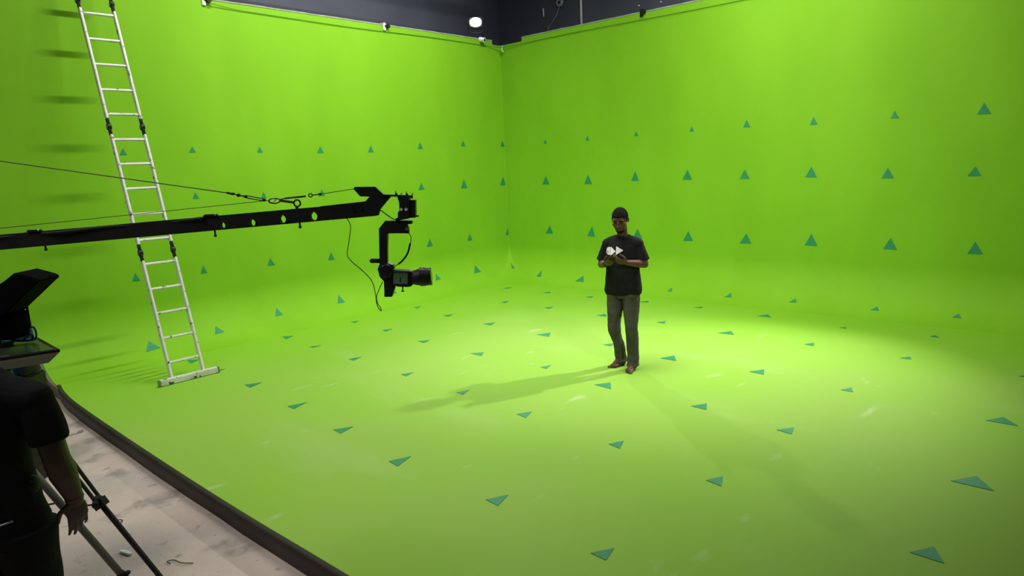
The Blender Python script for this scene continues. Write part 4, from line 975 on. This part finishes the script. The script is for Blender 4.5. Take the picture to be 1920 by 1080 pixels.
# hooded monitor standing behind it
hd = thing('hooded_monitor', 'black field monitor with open sun hood above the flat screen', 'monitor', (-9.644, -4.958, 1.36), OPZ)
def hpart(name, outline, y0, y1, mat=BLACKP, parent=None, bev=0.006):
    bm = bmesh.new(); prism(bm, [(s, z - 1.36) for s, z in outline], y0, y1); bmesh.ops.bevel(bm, geom=bm.edges[:], offset=bev, segments=2, affect='EDGES'); return from_bm(name, bm, mat, parent or hd)
hpart('hood', [(-0.33, 1.60), (-0.029, 1.686), (0.009, 1.697), (0.054, 1.729), (0.129, 1.781), (0.239, 1.745), (0.261, 1.729), (0.022, 1.538), (-0.33, 1.50)], -0.09, 0.10, HOODM)
hpart('monitor_body', [(-0.33, 1.39), (-0.33, 1.56), (0.040, 1.546), (0.054, 1.527), (0.060, 1.45), (0.037, 1.389)], -0.05, 0.08, HOODM)
bm = bmesh.new(); tube(bm, [(-0.10, 0.0, 0.06), (-0.10, 0.0, 0.004)], 0.02, 12); box(bm, (-0.10, 0.0, -0.002), (0.12, 0.10, 0.018)); from_bm('monitor_stalk', bm, BLACKP, hd)
for k, (dx, dz) in enumerate(((0.05, 0.05), (0.03, 0.01))):
    bm = bmesh.new(); pts = smooth_path([Vector((0.02, 0.05, dz)), Vector((dx + 0.03, 0.06, dz + 0.03)), Vector((dx + 0.02, 0.07, 0.004)), Vector((-0.05, 0.05, 0.004))], 6); tube(bm, pts, 0.006, 6); from_bm('blue_cable', bm, BLUE, hd, True)

# cases and crate standing outside the stage, beyond the monitors
co = Vector((-9.300, -3.061, 0.0))
fc = thing('flight_case', 'black flight case on the concrete behind the monitors', 'case', (co.x, co.y, -0.13), OPZ)
bm = bmesh.new(); box(bm, (-0.30, 0, 0.44), (0.86, 0.35, 0.87)); bmesh.ops.bevel(bm, geom=bm.edges[:], offset=0.012, segments=2, affect='EDGES'); from_bm('case_shell', bm, BLACKP, fc)
for z in (0.30, 0.62):
    bm = bmesh.new(); box(bm, (-0.30, 0, z), (0.868, 0.358, 0.02)); from_bm('edge_strip', bm, new_mat('dark_strip', (0.05, 0.05, 0.05), 0.4, 0.8), fc)
cr = thing('plastic_crate', 'bright blue plastic crate on top of the black flight case', 'crate', (co.x - 0.04 * 0.676, co.y + 0.04 * 0.737, 0.755), OPZ)
bm = bmesh.new(); box(bm, (-0.16, 0, 0.02), (0.46, 0.34, 0.03)); from_bm('crate_base', bm, BLUE, cr)
for (cx, cy, sx_, sy_) in ((-0.16, -0.165, 0.46, 0.012), (-0.16, 0.165, 0.46, 0.012), (0.065, 0, 0.012, 0.34), (-0.385, 0, 0.012, 0.34)):
    bm = bmesh.new(); box(bm, (cx, cy, 0.16), (sx_, sy_, 0.26)); from_bm('crate_side', bm, BLUE, cr)
    bm = bmesh.new(); box(bm, (cx, cy, 0.29), (sx_ + 0.022, sy_ + 0.022, 0.022)); from_bm('crate_rim', bm, BLUE, cr)
jb = thing('equipment_bag', 'black equipment bag slumped beside the blue crate', 'bag', (co.x + 0.105 * 0.676, co.y - 0.105 * 0.737, 0.755), OPZ)
bm = bmesh.new(); loft(bm, [((0.0, 0.03, 0.0), (0.042, 0, 0), (0, 0.09, 0)), ((0.0, 0.03, 0.15), (0.046, 0, 0), (0, 0.10, 0)), ((0.0, 0.03, 0.30), (0.042, 0, 0), (0, 0.08, 0)), ((0.01, 0.03, 0.37), (0.02, 0, 0), (0, 0.05, 0))], 18); me = fuse(bm, 0.01, 2); wrinkle(me, 0.014, (14, 14, 12), 4)
link('bag_body', me, noise_mat('black_nylon', (0.014, 0.013, 0.012), (0.022, 0.020, 0.018), 9, 0.8), jb, True)
bm = bmesh.new(); tube(bm, smooth_path([(-0.02, 0.03, 0.33), (0.0, 0.03, 0.43), (0.03, 0.03, 0.33)], 6), 0.008, 6); from_bm('bag_handle', bm, GREYM, jb, True)

# ------------------------------------------------------------------ fittings on and above the wall tops
def wall_cable(name, pts, label, mat=BLACKP, r=0.006):
    bm = bmesh.new(); tube(bm, smooth_path(pts, 4), r, 6); return tag(from_bm(name, bm, mat, None, True), label, 'cable')
CABLE_G = new_mat('green_painted_cable', (0.06, 0.17, 0.012), 0.7)
wall_cable('wall_cable', [(-5.86, -0.03, 4.62), (-5.5, -0.014, 4.585), (-5.0, -0.012, 4.575), (-3.5, -0.014, 4.56), (-2.0, -0.012, 4.575), (-0.9, -0.016, 4.57), (-0.45, -0.02, 4.56), (-0.2, -0.05, 4.555), (-0.07, -0.14, 4.55), (-0.03, -0.4, 4.55), (-0.014, -0.9, 4.56), (-0.012, -2.0, 4.565), (-0.014, -3.4, 4.55), (-0.012, -4.6, 4.545), (-0.014, -6.5, 4.55), (-0.012, -8.5, 4.55)],
           'thin dark cable strung along just below the green wall tops', CABLE_G, 0.0045)
def bracket(loc, nrm, label, pale=True, dark=True):
    t = thing('wall_clamp', label, 'clamp', loc, math.atan2(nrm[1], nrm[0]), 'small clamps on the wall tops')
    bm = bmesh.new(); box(bm, (0.012, 0, 0.0), (0.02, 0.05, 0.12)); box(bm, (-0.025, 0, 0.055), (0.09, 0.05, 0.014)); from_bm('clamp_plate', bm, PALE if pale else BLACKP, t)
    bm = bmesh.new(); tube(bm, [(0.02, 0.06, 0.01), (0.055, 0.06, 0.01)], 0.035, 12); box(bm, (0.018, 0.035, 0.01), (0.02, 0.06, 0.03)); from_bm('clamp_head', bm, BLACKP, t)
    return t
bracket((-5.92, 0.0, 4.645), (0, -1), 'pale clamp with dark head on the left wall top above the ladder side')
bracket((-2.86, 0.0, 4.645), (0, -1), 'pale clamp with dark head midway along the left wall top')
bracket((0.0, -3.24, 4.66), (-1, 0), 'dark clamp on the right wall top', False)
sc = thing('security_camera', 'small round white security camera near the corner on left wall top', 'camera', (-0.56, 0.0, 4.66))
bm = bmesh.new(); tube(bm, [(0, -0.005, 0), (0, -0.03, 0)], 0.05, 20); tube(bm, [(0, -0.02, -0.005), (0.02, -0.10, -0.02)], [0.04, 0.05], 20); from_bm('camera_shell', bm, PALE, sc, False)
bm = bmesh.new(); tube(bm, [(0.019, -0.095, -0.019), (0.0215, -0.106, -0.0215)], 0.026, 16); from_bm('camera_lens', bm, BLACKG, sc)
# broken lath hanging in the notch over the corner
bm = bmesh.new(); box(bm, (-0.06, -0.10, 4.535), (0.02, 0.02, 0.10), Matrix.Rotation(0.12, 3, 'Y')); box(bm, (-0.05, -0.11, 4.475), (0.03, 0.02, 0.025)); 
tag(from_bm('hanging_bracket', bm, PALE), 'tiny pale bracket hanging below the notch at the wall corner', 'bracket')
# lit flood lamp above the corner
fl_ = thing('flood_lamp', 'bright white flood lamp above the green corner against dark wall', 'lamp', (-0.66, 0.0, 4.70), R2D(-48))
bm = bmesh.new(); box(bm, (0, 0.06, 0.27), (0.27, 0.10, 0.20)); bmesh.ops.bevel(bm, geom=bm.edges[:], offset=0.015, segments=2, affect='EDGES'); from_bm('lamp_housing', bm, BLACKP, fl_)
bm = bmesh.new(); tube(bm, [(0, 0.012, 0.27), (0, -0.012, 0.27), (0, -0.028, 0.27)], [0.098, 0.098, 0.075], 28); bmesh.ops.scale(bm, vec=(1.12, 1, 0.84), space=Matrix.Translation((0, 0, -0.27)), verts=bm.verts[:]); from_bm('lamp_glass', bm, LAMP_EMIT, fl_)
bm = bmesh.new()
for s in (-1, 1): tube(bm, [(s * 0.15, 0.06, 0.27), (s * 0.15, 0.06, 0.10), (0, 0.06, 0.08)], 0.009, 8)
tube(bm, [(0, 0.06, 0.09), (0, 0.06, -0.02)], 0.014, 10); from_bm('lamp_yoke', bm, BLACKP, fl_)
# conduit, cable coil and a short pipe on the dark hall wall
t = thing('wall_conduit', 'thin white conduit running up the dark wall above right wall', 'conduit', (0.945, -1.31, 4.3))
bm = bmesh.new(); tube(bm, [(0, 0, 0), (0, 0.005, 0.9), (0, 0.0, 2.4)], 0.022, 10); from_bm('conduit_pipe', bm, PALE, t, True)
for z in (0.3, 1.3):
    bm = bmesh.new(); box(bm, (0.004, 0, z), (0.03, 0.07, 0.02)); from_bm('conduit_clip', bm, PALE, t)
t = thing('cable_coil', 'coil of pale cable hung on the dark wall above the corner', 'cable', (0.945, -0.80, 5.39))
bm = bmesh.new(); pts = []
for k in range(60):
    a = k * 0.42; r = 0.085 - 0.0008 * k + 0.006 * math.sin(k); pts.append(Vector((-0.012 - 0.0004 * k, r * math.cos(a), r * math.sin(a))))
tube(bm, pts, 0.007, 6); from_bm('coil_loops', bm, new_mat('pale_cable', (0.42, 0.46, 0.48), 0.6), t, True)
bm = bmesh.new(); tube(bm, smooth_path([(-0.01, 0.02, -0.08), (-0.01, 0.10, -0.22), (-0.01, 0.20, -0.33), (-0.01, 0.33, -0.47), (-0.01, 0.34, -0.8)], 5), 0.006, 6); from_bm('cable_tail', bm, bpy.data.materials['pale_cable'], t, True)
bm = bmesh.new(); tube(bm, [(0.94, -0.372, 5.20), (0.94, -0.366, 5.36)], 0.014, 8); tag(from_bm('pipe_stub', bm, PALE), 'short pale pipe stub on the dark wall left of cable coil', 'pipe')
for k, (y, z) in enumerate(((-2.6, 5.02), (-2.9, 5.12), (-3.05, 5.0), (-3.5, 5.15))):
    bm = bmesh.new(); box(bm, (0.952, y, z), (0.012, 0.03, 0.02)); 
    tag(from_bm('wall_fleck', bm, PALE), ('%s from the conduit of four pale chips on the dark wall' % ('nearest', 'second', 'third', 'farthest')[k]), 'chip', 'pale chips on the dark wall')

# ------------------------------------------------------------------ litter on the concrete
bm = bmesh.new(); outl = [(-0.055, 0.012), (-0.02, 0.022), (0.03, 0.012), (0.06, -0.008), (0.05, -0.02), (0.0, -0.012), (-0.03, -0.006)]
a = [bm.verts.new((x, y, 0.004 + 0.012 * abs(math.sin(x * 40)))) for x, y in outl]; b_ = [bm.verts.new((x, y, 0.001)) for x, y in outl]
bm.faces.new(a); bm.faces.new(list(reversed(b_)))
for i in range(len(a)): bm.faces.new((a[i], b_[i], b_[(i + 1) % len(a)], a[(i + 1) % len(a)]))
o = from_bm('paper_scrap', bm, PALE); o.location = (-9.26, -5.01, -0.125); o.rotation_euler = (0, 0, -1.1); tag(o, 'crumpled white paper scrap on the concrete near the pole', 'litter')
for (x, y, L_, rz, lab) in ((-8.76, -2.25, 0.13, 0.3, 'thin bent wire scrap on concrete near the far stage edge'), (-9.07, -5.40, 0.10, 2.0, 'short curled wire scrap on concrete in the foreground'), (-9.12, -4.55, 0.08, 1.2, 'tiny curled wire scrap on the concrete beside the tripod')):
    bm = bmesh.new(); tube(bm, smooth_path([Vector((-L_, 0, 0)), Vector((-L_ * 0.3, 0.02, 0.004)), Vector((L_ * 0.5, 0.0, 0)), Vector((L_ * 0.75, 0.03, 0.003)), Vector((L_ * 0.4, 0.04, 0))], 5), 0.003, 5)
    o = from_bm('wire_scrap', bm, BLACKR, None, True); o.location = (x, y, -0.124); o.rotation_euler = (0, 0, rz); tag(o, lab, 'litter')
